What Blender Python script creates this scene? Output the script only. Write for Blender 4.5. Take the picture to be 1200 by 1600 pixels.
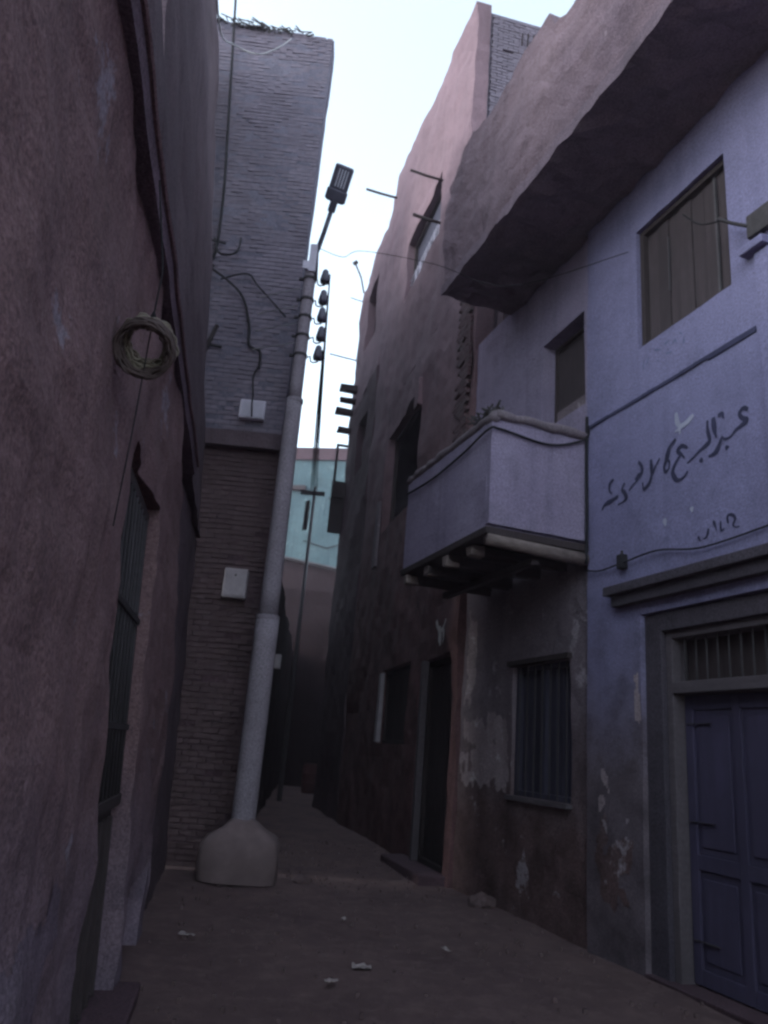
import bpy, bmesh, math, random
from mathutils import Vector, Matrix, noise

random.seed(7)
for o in list(bpy.data.objects):
    bpy.data.objects.remove(o)
scn = bpy.context.scene
COL = scn.collection
R = math.radians
sin, cos = math.sin, math.cos

# ------------------------------------------------------------------ camera
PITCH, ROLL, CAM = R(17.3), R(4.8), Vector((0, 0, 1.6))
fw = Vector((0, cos(PITCH), sin(PITCH)))
r0 = Vector((1, 0, 0)); u0 = Vector((0, -sin(PITCH), cos(PITCH)))
rt = cos(ROLL) * r0 + sin(ROLL) * u0
up = -sin(ROLL) * r0 + cos(ROLL) * u0
cd = bpy.data.cameras.new('camera')
cam = bpy.data.objects.new('camera', cd); COL.objects.link(cam)
m = Matrix((rt, up, -fw)).transposed().to_4x4(); m.translation = CAM
cam.matrix_world = m
cd.sensor_fit = 'VERTICAL'; cd.sensor_height = 36; cd.sensor_width = 27; cd.lens = 27.0
cd.clip_start = 0.05; cd.clip_end = 2000
cd.dof.use_dof = True; cd.dof.focus_distance = 3.2; cd.dof.aperture_fstop = 5.5
scn.camera = cam

# ------------------------------------------------------------------ sky, sun, exposure
w = bpy.data.worlds.new('World'); scn.world = w; w.use_nodes = True
nt = w.node_tree
for n in list(nt.nodes): nt.nodes.remove(n)
wo = nt.nodes.new('ShaderNodeOutputWorld'); bg = nt.nodes.new('ShaderNodeBackground')
sky = nt.nodes.new('ShaderNodeTexSky'); sky.sky_type = 'NISHITA'; sky.sun_disc = False
SUN_EL, SUN_ROT = R(25), R(-100)
sky.sun_elevation = SUN_EL; sky.sun_rotation = SUN_ROT
sky.air_density = 1.0; sky.dust_density = 1.0; sky.ozone_density = 1.5
hs = nt.nodes.new('ShaderNodeHueSaturation'); hs.inputs['Saturation'].default_value = 0.36
mul = nt.nodes.new('ShaderNodeMix'); mul.data_type = 'RGBA'; mul.blend_type = 'MULTIPLY'; mul.inputs[0].default_value = 1.0
mul.inputs[7].default_value = (0.83, 0.945, 0.99, 1)
nt.links.new(sky.outputs[0], hs.inputs['Color'])
nt.links.new(hs.outputs[0], mul.inputs[6]); nt.links.new(mul.outputs[2], bg.inputs['Color'])
bg.inputs['Strength'].default_value = 0.15
nt.links.new(bg.outputs[0], wo.inputs[0])

sd = bpy.data.lights.new('sun', 'SUN'); sd.energy = 0.06; sd.angle = R(40); sd.color = (1.0, 0.80, 0.74)
so = bpy.data.objects.new('sun', sd); COL.objects.link(so)
sunv = Vector((sin(SUN_ROT) * cos(R(38)), cos(SUN_ROT) * cos(R(38)), sin(R(38))))
so.rotation_euler = sunv.to_track_quat('Z', 'Y').to_euler()

vs = scn.view_settings
vs.view_transform = 'Standard'; vs.look = 'None'; vs.gamma = 1; vs.exposure = 2.2
vs.use_curve_mapping = False
scn.render.engine = 'CYCLES'
scn.cycles.pixel_filter_type = 'BLACKMAN_HARRIS'
scn.cycles.filter_width = 2.6

# ------------------------------------------------------------------ helpers
def tag(o, label=None, cat=None, group=None, kind=None):
    if label: o['label'] = label
    if cat: o['category'] = cat
    if group: o['group'] = group
    if kind: o['kind'] = kind
    return o

def thing(name, label, cat, loc=(0, 0, 0), rotz=0.0, group=None, kind=None):
    o = bpy.data.objects.new(name, None); COL.objects.link(o)
    o.location = loc; o.rotation_euler = (0, 0, rotz); o.empty_display_size = 0.2
    return tag(o, label, cat, group, kind)

def link_mesh(name, me, parent=None):
    o = bpy.data.objects.new(name, me); COL.objects.link(o)
    if parent: o.parent = parent
    return o

def sub(x, z, s=1.0, seed=0.0):
    return noise.noise(Vector((x * s + seed * 3.7, z * s - seed * 1.9, seed)))

class MB:
    def __init__(self): self.v = []; self.f = []
    def face(self, pts):
        i = len(self.v); self.v += [tuple(p) for p in pts]; self.f.append(tuple(range(i, i + len(pts))))
    def box(self, x0, x1, y0, y1, z0, z1, j=0.0):
        i = len(self.v)
        for z in (z0, z1):
            for x, y in ((x0, y0), (x1, y0), (x1, y1), (x0, y1)):
                self.v.append((x + random.uniform(-j, j), y + random.uniform(-j, j), z + random.uniform(-j, j)))
        for f in ((0, 3, 2, 1), (4, 5, 6, 7), (0, 1, 5, 4), (1, 2, 6, 5), (2, 3, 7, 6), (3, 0, 4, 7)):
            self.f.append(tuple(i + k for k in f))
    def obox(self, c, ax, ay, az, hx, hy, hz):
        i = len(self.v); c = Vector(c)
        for sz in (-1, 1):
            for sx, sy in ((-1, -1), (1, -1), (1, 1), (-1, 1)):
                self.v.append(tuple(c + ax * hx * sx + ay * hy * sy + az * hz * sz))
        for f in ((0, 3, 2, 1), (4, 5, 6, 7), (0, 1, 5, 4), (1, 2, 6, 5), (2, 3, 7, 6), (3, 0, 4, 7)):
            self.f.append(tuple(i + k for k in f))
    def bar(self, a, b, wx, wy):
        a = Vector(a); b = Vector(b); az = (b - a).normalized()
        ref = Vector((0, 0, 1)) if abs(az.z) < 0.9 else Vector((1, 0, 0))
        ax = az.cross(ref).normalized(); ay = az.cross(ax)
        self.obox((a + b) / 2, ax, ay, az, wx / 2, wy / 2, (b - a).length / 2)
    def tube(self, pts, rad, n=8, cap=True, close=False):
        pts = [Vector(p) for p in pts]; N = len(pts)
        rr = rad if isinstance(rad, (list, tuple)) else [rad] * N
        base = len(self.v); prev = None
        for k, p in enumerate(pts):
            if close: t = pts[(k + 1) % N] - pts[k - 1]
            else: t = pts[min(k + 1, N - 1)] - pts[max(k - 1, 0)]
            t = t.normalized() if t.length > 1e-9 else Vector((0, 0, 1))
            if prev is None:
                ref = Vector((0, 0, 1)) if abs(t.z) < 0.9 else Vector((1, 0, 0))
                ax = t.cross(ref).normalized()
            else:
                ax = (prev - t * prev.dot(t)).normalized()
            prev = ax; ay = t.cross(ax)
            for q in range(n):
                a = 2 * math.pi * q / n
                self.v.append(tuple(p + (ax * cos(a) + ay * sin(a)) * rr[k]))
        rings = N if close else N - 1
        for k in range(rings):
            k2 = (k + 1) % N
            for q in range(n):
                q2 = (q + 1) % n
                self.f.append((base + k * n + q, base + k * n + q2, base + k2 * n + q2, base + k2 * n + q))
        if cap and not close:
            self.f.append(tuple(base + q for q in reversed(range(n))))
            self.f.append(tuple(base + (N - 1) * n + q for q in range(n)))
    def build(self, name, mat, parent=None, smooth=False, bevel=0.0):
        me = bpy.data.meshes.new(name); me.from_pydata(self.v, [], self.f)
        me.materials.append(mat); me.validate()
        bm = bmesh.new(); bm.from_mesh(me); bmesh.ops.recalc_face_normals(bm, faces=bm.faces); bm.to_mesh(me); bm.free()
        if smooth:
            for p in me.polygons: p.use_smooth = True
        o = link_mesh(name, me, parent)
        if bevel:
            md = o.modifiers.new('bevel', 'BEVEL'); md.width = bevel; md.segments = 2; md.limit_method = 'ANGLE'
        return o

def wall_grid(name, mat, parent, x0, x1, z0, z1, openings=(), step=0.25, amp=0.015, batter=0.0, y=0.0,
              thick=0.3, top=None, edge=0.0, seed=1.0, z_ref=0.0, x0f=None, x1f=None):
    """a plastered wall face with real openings, their reveals and the wall's returns"""
    xs = {x0, x1}; zs = {z0, z1}
    for a, b, c, d in openings:
        xs |= {max(a, x0), min(b, x1)}; zs |= {max(c, z0), min(d, z1)}
    def fill(s):
        s = sorted(s); out = []
        for a, b in zip(s, s[1:]):
            n = max(1, int(math.ceil((b - a) / step)))
            out += [a + (b - a) * k / n for k in range(n)]
        return out + [s[-1]]
    X = fill(xs); Z = fill(zs)
    V = []; F = []; idx = {}
    def pos(x, z, back=False):
        px, pz = x, z
        if top and z1 > z0:
            t = (z - z0) / (z1 - z0); pz = z + (top(x) - z1) * t * t * t
        if x == x0 and x0f: px = x + x0f(z)
        if x == x1 and x1f: px = x + x1f(z)
        if edge and (x in (x0, x1) or z in (z0, z1)): px += edge * sub(x * 5, z * 5, 1, seed + 4); pz += edge * sub(x * 4, z * 4, 1, seed + 9)
        d = amp * (1.3 * sub(x, z, 0.7, seed) + 0.7 * sub(x, z, 2.1, seed + 3) + 0.35 * sub(x, z, 6.0, seed + 5))
        yy = y + d - batter * (pz - z_ref)
        if back: yy = y - batter * (pz - z_ref) - thick
        return (px, yy, pz)
    def vid(i, k, back=False):
        key = (i, k, back)
        if key not in idx: idx[key] = len(V); V.append(pos(X[i], Z[k], back))
        return idx[key]
    def hole(i, k):
        cx = (X[i] + X[i + 1]) / 2; cz = (Z[k] + Z[k + 1]) / 2
        return any(a < cx < b and c < cz < d for a, b, c, d in openings)
    nx, nz = len(X) - 1, len(Z) - 1
    solid = {(i, k) for i in range(nx) for k in range(nz) if not hole(i, k)}
    for i, k in solid:
        F.append((vid(i, k), vid(i + 1, k), vid(i + 1, k + 1), vid(i, k + 1)))
        F.append((vid(i, k, 1), vid(i, k + 1, 1), vid(i + 1, k + 1, 1), vid(i + 1, k, 1)))
        for (di, dk, a, b) in ((-1, 0, (i, k), (i, k + 1)), (1, 0, (i + 1, k), (i + 1, k + 1)),
                               (0, -1, (i, k), (i + 1, k)), (0, 1, (i, k + 1), (i + 1, k + 1))):
            if (i + di, k + dk) not in solid:
                F.append((vid(*a), vid(*b), vid(b[0], b[1], True), vid(a[0], a[1], True)))
    mb = MB(); mb.v = V; mb.f = F
    return mb.build(name, mat, parent)

def shell(name, mat, parent, x0, x1, yf, yb, z0, z1, floor=True):
    """the rest of a house behind its street front: side walls, back wall and roof, hollow inside"""
    mb = MB()
    t = 0.2
    mb.box(x0, x0 + t, yb, yf, z0, z1); mb.box(x1 - t, x1, yb, yf, z0, z1)
    mb.box(x0 + t, x1 - t, yb, yb + t, z0, z1); mb.box(x0 + t, x1 - t, yb + t, yf, z1 - t, z1 - 0.002)
    return mb.build(name, mat, parent)

# ------------------------------------------------------------------ materials
def nn(t, typ, **kw):
    n = t.nodes.new(typ)
    for k, v in kw.items(): setattr(n, k, v)
    return n
def ramp(t, src, p0, p1, c0=(0, 0, 0, 1), c1=(1, 1, 1, 1)):
    r = nn(t, 'ShaderNodeValToRGB'); e = r.color_ramp.elements
    e[0].position = p0; e[1].position = p1; e[0].color = c0; e[1].color = c1
    t.links.new(src, r.inputs[0]); return r.outputs[0]
def mix(t, fac, a, b, mode='MIX'):
    n = nn(t, 'ShaderNodeMix', data_type='RGBA', blend_type=mode)
    for s, v in ((n.inputs[0], fac), (n.inputs[6], a), (n.inputs[7], b)):
        if isinstance(v, (int, float)): s.default_value = v
        elif isinstance(v, tuple): s.default_value = v
        else: t.links.new(v, s)
    return n.outputs[2]
def noi(t, co, scale, detail=5, rough=0.6, sc=None):
    n = nn(t, 'ShaderNodeTexNoise'); n.inputs['Scale'].default_value = scale
    n.inputs['Detail'].default_value = detail; n.inputs['Roughness'].default_value = rough
    if sc:
        mp = nn(t, 'ShaderNodeMapping'); mp.inputs['Scale'].default_value = sc
        t.links.new(co, mp.inputs[0]); co = mp.outputs[0]
    t.links.new(co, n.inputs['Vector']); return n.outputs['Fac']
def c4(c): return (c[0], c[1], c[2], 1)

def plaster(name, base, dark, pale=None, low=None, lowz=(1.8, 2.8), rough=0.95, bump=0.5, pale_amt=0.62, streak=0.45, grain=1.0):
    mt = bpy.data.materials.new(name); mt.use_nodes = True; t = mt.node_tree
    b = t.nodes['Principled BSDF']; b.inputs['Roughness'].default_value = rough
    b.inputs['Specular IOR Level'].default_value = 0.15
    co = nn(t, 'ShaderNodeTexCoord').outputs['Object']
    big = noi(t, co, 0.55, 6, 0.62); mid = noi(t, co, 2.6, 7, 0.65); fine = noi(t, co, 26, 6, 0.7)
    st = noi(t, co, 1.0, 5, 0.6, (5.5, 5.5, 0.45))
    col = mix(t, ramp(t, big, 0.35, 0.7), c4(base), c4(dark))
    spots = noi(t, co, 7.0, 6, 0.75); col = mix(t, ramp(t, spots, 0.66, 0.72), col, c4([x * 0.5 for x in dark]))
    col = mix(t, ramp(t, mid, 0.5, 0.72), col, c4([x * 0.72 for x in base]))
    sm = nn(t, 'ShaderNodeMath', operation='MULTIPLY'); t.links.new(ramp(t, st, 0.5, 0.75), sm.inputs[0]); sm.inputs[1].default_value = streak
    col = mix(t, sm.outputs[0], col, c4([x * 0.6 for x in dark]))
    if low:
        sep = nn(t, 'ShaderNodeSeparateXYZ'); t.links.new(co, sep.inputs[0])
        ad = nn(t, 'ShaderNodeMath', operation='MULTIPLY_ADD'); t.links.new(noi(t, co, 1.3, 6, 0.7), ad.inputs[0])
        ad.inputs[1].default_value = -1.9; t.links.new(sep.outputs['Z'], ad.inputs[2])
        mr = nn(t, 'ShaderNodeMapRange'); mr.inputs['From Min'].default_value = lowz[0] - 0.95; mr.inputs['From Max'].default_value = lowz[1] - 0.95
        t.links.new(ad.outputs[0], mr.inputs['Value'])
        lc = mix(t, ramp(t, mid, 0.4, 0.65), c4(low), c4([x * 0.55 for x in low]))
        col = mix(t, mr.outputs[0], lc, col)
    if pale:
        pn = noi(t, co, 1.5, 8, 0.72)
        col = mix(t, ramp(t, pn, pale_amt, pale_amt + 0.03), col, c4(pale))
    g = mix(t, 1.0, col, ramp(t, noi(t, co, 55, 3, 0.8), 0.36, 0.66, c4([1 - 0.45 * grain] * 3), c4([1.12] * 3)), 'MULTIPLY')
    t.links.new(g, b.inputs['Base Color'])
    bp = nn(t, 'ShaderNodeBump'); bp.inputs['Strength'].default_value = bump; bp.inputs['Distance'].default_value = 0.03
    hsum = nn(t, 'ShaderNodeMath', operation='MULTIPLY_ADD'); t.links.new(fine, hsum.inputs[0]); hsum.inputs[1].default_value = 0.45; t.links.new(mid, hsum.inputs[2])
    t.links.new(hsum.outputs[0], bp.inputs['Height']); t.links.new(bp.outputs[0], b.inputs['Normal'])
    return mt

def simple(name, col, rough=0.7, metal=0.0, var=0.35, scale=6, bump=0.2, sc=None):
    mt = bpy.data.materials.new(name); mt.use_nodes = True; t = mt.node_tree
    b = t.nodes['Principled BSDF']; b.inputs['Roughness'].default_value = rough; b.inputs['Metallic'].default_value = metal
    b.inputs['Specular IOR Level'].default_value = 0.3
    co = nn(t, 'ShaderNodeTexCoord').outputs['Object']
    f = noi(t, co, scale, 6, 0.65, sc)
    col2 = mix(t, ramp(t, f, 0.3, 0.75), c4(col), c4([x * (1 - var) for x in col]))
    col2 = mix(t, ramp(t, noi(t, co, 1.1, 5, 0.7), 0.38, 0.68), col2, c4([x * 0.62 for x in col]))
    info = nn(t, 'ShaderNodeObjectInfo')
    rv = ramp(t, info.outputs['Random'], 0.0, 1.0, (0.82, 0.82, 0.82, 1), (1.08, 1.08, 1.08, 1))
    t.links.new(mix(t, 1.0, col2, rv, 'MULTIPLY'), b.inputs['Base Color'])
    bp = nn(t, 'ShaderNodeBump'); bp.inputs['Strength'].default_value = bump; bp.inputs['Distance'].default_value = 0.01
    t.links.new(f, bp.inputs['Height']); t.links.new(bp.outputs[0], b.inputs['Normal'])
    return mt

M = {}
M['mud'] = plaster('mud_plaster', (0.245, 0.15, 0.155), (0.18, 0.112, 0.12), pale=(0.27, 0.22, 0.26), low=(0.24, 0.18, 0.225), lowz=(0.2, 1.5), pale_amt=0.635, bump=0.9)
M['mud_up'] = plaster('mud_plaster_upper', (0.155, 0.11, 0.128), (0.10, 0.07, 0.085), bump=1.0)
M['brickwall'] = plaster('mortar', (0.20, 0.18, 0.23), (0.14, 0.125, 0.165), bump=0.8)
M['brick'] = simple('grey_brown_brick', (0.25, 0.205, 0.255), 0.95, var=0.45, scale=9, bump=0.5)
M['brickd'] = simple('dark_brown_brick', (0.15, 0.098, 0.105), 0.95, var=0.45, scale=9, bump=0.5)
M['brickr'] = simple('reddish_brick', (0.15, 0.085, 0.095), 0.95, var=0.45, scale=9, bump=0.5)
M['pink'] = plaster('pink_plaster', (0.26, 0.165, 0.19), (0.21, 0.135, 0.155), low=(0.18, 0.095, 0.10), lowz=(4.5, 9.5), pale=(0.27, 0.22, 0.25), pale_amt=0.72, bump=0.5)
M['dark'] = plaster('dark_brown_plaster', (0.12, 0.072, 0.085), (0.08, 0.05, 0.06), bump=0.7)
M['blue'] = plaster('blue_lime_wash', (0.245, 0.225, 0.365), (0.185, 0.17, 0.285), pale=(0.30, 0.28, 0.35), pale_amt=0.73,
                    low=(0.16, 0.125, 0.145), lowz=(1.6, 3.0), bump=0.5, streak=0.35, grain=0.7)
M['lilac'] = plaster('lilac_lime_wash', (0.32, 0.265, 0.365), (0.235, 0.19, 0.28), bump=0.7, streak=0.4, grain=0.7)
M['grey'] = plaster('grey_white_plaster', (0.25, 0.20, 0.225), (0.19, 0.145, 0.165), low=(0.16, 0.10, 0.10), lowz=(0.9, 2.1), pale=(0.36, 0.30, 0.33), pale_amt=0.60, bump=0.8)
M['parapet'] = plaster('grey_mud_render', (0.225, 0.155, 0.18), (0.15, 0.105, 0.13), bump=1.4, pale=(0.28, 0.21, 0.24), pale_amt=0.66)
M['soffit'] = plaster('mottled_concrete', (0.23, 0.165, 0.20), (0.11, 0.08, 0.10), bump=1.0)  # concrete tone with darker blotches
M['green'] = plaster('turquoise_wash', (0.115, 0.18, 0.195), (0.08, 0.13, 0.15), pale=(0.17, 0.235, 0.245), pale_amt=0.58, bump=0.3)
M['conc'] = plaster('pole_concrete', (0.38, 0.32, 0.365), (0.29, 0.245, 0.28), bump=0.3, streak=0.3)
M['wood'] = simple('old_dark_wood', (0.06, 0.043, 0.045), 0.85, var=0.5, scale=4, bump=0.6, sc=(9, 9, 0.7))
M['wood_pale'] = simple('weathered_pale_wood', (0.125, 0.10, 0.112), 0.85, var=0.5, scale=3, bump=0.6, sc=(2, 9, 9))
M['board'] = simple('brown_boarding', (0.078, 0.058, 0.064), 0.9, var=0.45, scale=3, bump=0.5, sc=(8, 8, 0.6))
M['door'] = simple('purple_blue_door_paint', (0.065, 0.053, 0.10), 0.85, var=0.4, scale=3, bump=0.3, sc=(5, 5, 0.6))
M['shutter'] = simple('slate_blue_shutter_paint', (0.065, 0.058, 0.09), 0.7, var=0.4, scale=4, bump=0.3, sc=(5, 5, 0.8))
M['iron'] = simple('rusty_dark_iron', (0.07, 0.06, 0.065), 0.7, 0.3, var=0.5, scale=20, bump=0.3)
M['ironp'] = simple('pale_grey_iron', (0.13, 0.115, 0.125), 0.6, 0.2, var=0.4, scale=20, bump=0.2)
M['cable'] = simple('black_cable', (0.02, 0.018, 0.022), 0.9, var=0.2)
M['cablep'] = simple('grey_cable', (0.40, 0.38, 0.40), 0.6, var=0.2)
M['white'] = simple('white_painted_metal', (0.62, 0.56, 0.66), 0.55, var=0.15, scale=8, bump=0.1)
M['offwhite'] = simple('dusty_white_plastic', (0.46, 0.39, 0.42), 0.6, var=0.25, scale=8, bump=0.1)
M['lamp'] = simple('dark_grey_lamp_housing', (0.09, 0.085, 0.12), 0.5, 0.2, var=0.2)
M['led'] = simple('pale_led_strip', (0.65, 0.65, 0.75), 0.3, var=0.1)
M['pot'] = simple('brown_glazed_porcelain', (0.13, 0.12, 0.17), 0.35, var=0.2)
M['ink'] = simple('dark_blue_paint_lettering', (0.045, 0.043, 0.09), 0.9, var=0.35, scale=14)
M['inkf'] = simple('faded_blue_paint', (0.20, 0.21, 0.36), 0.9, var=0.4, scale=14)
M['chalk'] = simple('smeared_white_paint', (0.42, 0.41, 0.52), 0.9, var=0.3, scale=14)
M['chalkw'] = simple('white_paint', (0.75, 0.68, 0.66), 0.9, var=0.4, scale=14)
M['rope'] = simple('dry_straw_coloured_wire', (0.40, 0.34, 0.27), 0.8, var=0.5, scale=30)
M['roped'] = simple('dark_wire', (0.13, 0.09, 0.085), 0.85, var=0.5, scale=30)
M['log'] = simple('bleached_log_wood', (0.30, 0.23, 0.21), 0.85, var=0.75, scale=3, bump=0.8, sc=(3, 3, 12))
M['base'] = simple('footing_concrete', (0.26, 0.185, 0.185), 0.95, var=0.35, scale=5, bump=0.5)
M['patch'] = plaster('bare_pale_plaster', (0.44, 0.35, 0.37), (0.27, 0.20, 0.22), bump=0.9, pale=(0.56, 0.48, 0.50), pale_amt=0.58)
M['lilacd'] = plaster('old_lilac_plaster', (0.22, 0.17, 0.205), (0.14, 0.10, 0.13), bump=0.9)
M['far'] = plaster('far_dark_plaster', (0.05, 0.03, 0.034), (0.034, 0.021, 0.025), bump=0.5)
M['hood'] = plaster('dull_cement_moulding', (0.095, 0.078, 0.095), (0.06, 0.05, 0.065), bump=0.6)
M['straw'] = simple('dry_thatch', (0.09, 0.08, 0.08), 0.95, var=0.5, scale=20)
M['red'] = simple('faded_red_plastic', (0.16, 0.055, 0.06), 0.6, var=0.3)
M['paper'] = simple('crumpled_paper', (0.36, 0.29, 0.28), 0.9, var=0.2)
M['stone'] = simple('rubble_stone', (0.17, 0.11, 0.11), 0.95, var=0.4, scale=8, bump=0.6)

def dirt():
    mt = bpy.data.materials.new('packed_dirt'); mt.use_nodes = True; t = mt.node_tree
    b = t.nodes['Principled BSDF']; b.inputs['Roughness'].default_value = 0.97; b.inputs['Specular IOR Level'].default_value = 0.1
    co = nn(t, 'ShaderNodeTexCoord').outputs['Object']
    a = noi(t, co, 0.8, 8, 0.7); c = noi(t, co, 4.5, 9, 0.78); f = noi(t, co, 38, 5, 0.8)
    col = mix(t, ramp(t, a, 0.35, 0.68), (0.22, 0.145, 0.14, 1), (0.145, 0.095, 0.098, 1))
    col = mix(t, ramp(t, c, 0.48, 0.75), col, (0.28, 0.19, 0.18, 1))
    col = mix(t, ramp(t, f, 0.60, 0.72), col, (0.26, 0.19, 0.18, 1))
    t.links.new(col, b.inputs['Base Color'])
    bp = nn(t, 'ShaderNodeBump'); bp.inputs['Strength'].default_value = 1.0; bp.inputs['Distance'].default_value = 0.07
    s = nn(t, 'ShaderNodeMath', operation='MULTIPLY_ADD'); t.links.new(f, s.inputs[0]); s.inputs[1].default_value = 0.4; t.links.new(c, s.inputs[2])
    t.links.new(s.outputs[0], bp.inputs['Height']); t.links.new(bp.outputs[0], b.inputs['Normal'])
    return mt
M['dirt'] = dirt()

# ------------------------------------------------------------------ bricks
BM = {}
def brick_mesh(mat, L=0.215, H=0.062, D=0.05):
    key = (mat, L)
    if key not in BM:
        out = []
        for q in range(6):
            mb = MB(); mb.box(-L / 2, L / 2, -D, 0.0, -H / 2, H / 2, 0.0035)
            me = bpy.data.meshes.new('brick'); me.from_pydata(mb.v, [], mb.f); me.materials.append(M[mat]); out.append(me)
        BM[key] = out
    return BM[key]
class Bricks:
    """courses of bricks on a face; a few hundred of the nearest are single parts, the others joined"""
    def __init__(self, parent, single, budget, name='brick'):
        self.parent, self.single, self.left, self.name = parent, single, budget, name
        self.rest = {}
    def lay(self, mat, x0, x1, z0, z1, yfun, single=None, drop=0.02, swap=None, axis='x', keep=None, seed=0):
        H, G = 0.062, 0.014; L = 0.215
        rng = random.Random(seed + 11)
        k = 0; z = z0 + H / 2
        while z + H / 2 <= z1:
            x = x0 - (L + G) * (0.5 if k % 2 else 0.0)
            while x < x1:
                a, b = max(x, x0), min(x + L, x1)
                if b - a > 0.05 and rng.random() > drop and (keep is None or keep((a + b) / 2, z)):
                    cx = (a + b) / 2; yy = yfun(cx, z) + rng.uniform(-0.002, 0.005)
                    mname = mat if not swap or rng.random() > 0.3 else swap
                    isn = (single(cx, z) if single else False) and self.left > 0
                    sx = (b - a) / L
                    if isn:
                        self.left -= 1
                        o = link_mesh(self.name, rng.choice(brick_mesh(mname)), self.parent)
                        if axis == 'x':
                            o.location = (cx, yy, z + 0.03 * sub(cx, z * 0.4, 0.8, 77)); o.rotation_euler = (rng.uniform(-.03, .03), rng.uniform(-.02, .02), rng.uniform(-.03, .03))
                        else:
                            o.location = (yy, cx, z); o.rotation_euler = (0, 0, R(90) + rng.uniform(-.03, .03))
                        o.scale = (sx, 1, 1)
                    else:
                        mb = self.rest.setdefault(mname, MB()); n0 = len(mb.v)
                        zw = z + 0.03 * sub(cx, z * 0.4, 0.8, 77); hh = H / 2 * rng.uniform(0.82, 1.08); mb.box(a, b, yy - 0.05, yy, zw - hh, zw + hh, 0.005)
                        if axis != 'x':
                            mb.v[n0:] = [(-(v[1]-yy)+yy if False else v[1], v[0], v[2]) for v in mb.v[n0:]]
                x += L + G
            z += H + G; k += 1
    def finish(self):
        for mname, mb in self.rest.items():
            o = mb.build(self.name + 'work', M[mname], self.parent); tag(o, kind='stuff')

# ------------------------------------------------------------------ ground
def ground():
    xs = [-400, -60, -12] + [-6 + 0.2 * k for k in range(71)] + [14, 60, 400]
    ys = [-400, -40, -6] + [-2 + 0.2 * k for k in range(111)] + [24, 30, 40, 60, 400]
    V = []; F = []
    for y in ys:
        for x in xs:
            z = 0.0
            if -6 < x < 8.1 and -2 < y < 20.1:
                z = 0.035 * noise.noise(Vector((x * 0.8, y * 0.8, 0))) + 0.018 * noise.noise(Vector((x * 3, y * 3, 4)))
                z -= 0.02
            V.append((x, y, z))
    n = len(xs)
    for j in range(len(ys) - 1):
        for i in range(n - 1): F.append((j * n + i, j * n + i + 1, (j + 1) * n + i + 1, (j + 1) * n + i))
    mb = MB(); mb.v = V; mb.f = F
    o = mb.build('ground', M['dirt'], None, smooth=True)
    tag(o, 'trodden brown dirt ground of the alley', None, kind='structure')
ground()

# ================================================================== LEFT HOUSE (mud plaster, leaning back)
LH = thing('mud_house', 'brown mud-plastered house on the left with a tall barred window and a ledge', 'house', (-1.97, 8.81, 0), R(-80.5))
BT = 0.07
wall_grid('wall', M['mud'], LH, 1.45, 13.5, -0.1, 4.22, [(3.52, 4.9, 0.0, 3.12), (1.60, 3.30, -0.2, 0.62)], step=0.08, amp=0.05, batter=BT, thick=0.32, seed=2,
          x0f=lambda z: (0.55 * max(0, 0.9 - z)) + 0.05 * sub(z * 3, 0, 1, 5), edge=0.05)
LU = lambda z: -0.24 - 0.11 * (z - 4.2)
for xa, xb, zt, sd_ in ((-1.85, 2.2, 12.9, 5), (2.201, 5.2, 9.3, 15), (5.201, 13.5, 5.5, 16)):
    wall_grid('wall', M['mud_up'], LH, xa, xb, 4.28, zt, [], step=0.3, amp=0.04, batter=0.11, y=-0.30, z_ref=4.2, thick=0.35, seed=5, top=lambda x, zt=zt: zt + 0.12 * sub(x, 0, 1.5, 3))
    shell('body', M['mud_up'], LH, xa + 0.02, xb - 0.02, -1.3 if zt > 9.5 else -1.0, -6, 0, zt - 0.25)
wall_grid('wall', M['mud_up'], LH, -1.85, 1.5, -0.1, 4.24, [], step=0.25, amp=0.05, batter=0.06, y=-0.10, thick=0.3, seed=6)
# ledge between the storeys
mb = MB(); pts = []
for k in range(61):
    x = 1.30 + k * 0.2; d = 0.012 * sub(x, 0, 2, 8)
    pts.append((x, d))
for (a, da), (b, db) in zip(pts, pts[1:]):
    y0, y1 = -0.42, -0.225
    i = len(mb.v)
    for x, d in ((a, da), (b, db)):
        mb.v += [(x, y0, 4.16 + d), (x, y1 + d, 4.16 + d), (x, y1 + d + 0.012, 4.26 + d), (x, y0, 4.30 + d)]
    for q in range(4): mb.f.append((i + q, i + (q + 1) % 4, i + 4 + (q + 1) % 4, i + 4 + q))
mb.build('ledge', M['soffit'], LH)
mb = MB(); mb.tube([(x, -0.207 + d, 4.262 + d) for x, d in pts], 0.016, 6); mb.build('ledge_lip', M['mud'], LH)
# tall barred window / door in its opening
def by(z): return -BT * z
win = MB()
for x in (3.54, 4.84): win.bar((x + 0.03, by(1.2) - 0.10, 1.16), (x + 0.03, by(3.06) - 0.10, 3.06), 0.06, 0.07)
win.bar((3.54, by(3.03) - 0.10, 3.03), (4.9, by(3.03) - 0.10, 3.03), 0.07, 0.07)
win.bar((3.54, by(1.2) - 0.10, 1.18), (4.9, by(1.2) - 0.10, 1.18), 0.08, 0.07)
wf = win.build('window', M['wood'], LH, bevel=0.006)
bm_ = MB(); bm_.tube([(0, 0, 0), (0, -0.13, 1.84)], 0.011, 6)
bar0 = None
for k in range(9):
    x = 3.66 + k * 0.135
    b = MB(); b.tube([(x, by(1.2) - 0.07, 1.22), (x + 0.01, by(2.1) - 0.07, 2.1), (x, by(3.0) - 0.07, 3.0)], 0.011, 6); b.build('bar', M['iron'], wf, smooth=True)
for z in (1.62, 2.3):
    b = MB(); b.bar((3.60, by(z) - 0.055, z), (4.84, by(z) - 0.055, z), 0.012, 0.035); b.build('crossbar', M['iron'], wf)
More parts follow.
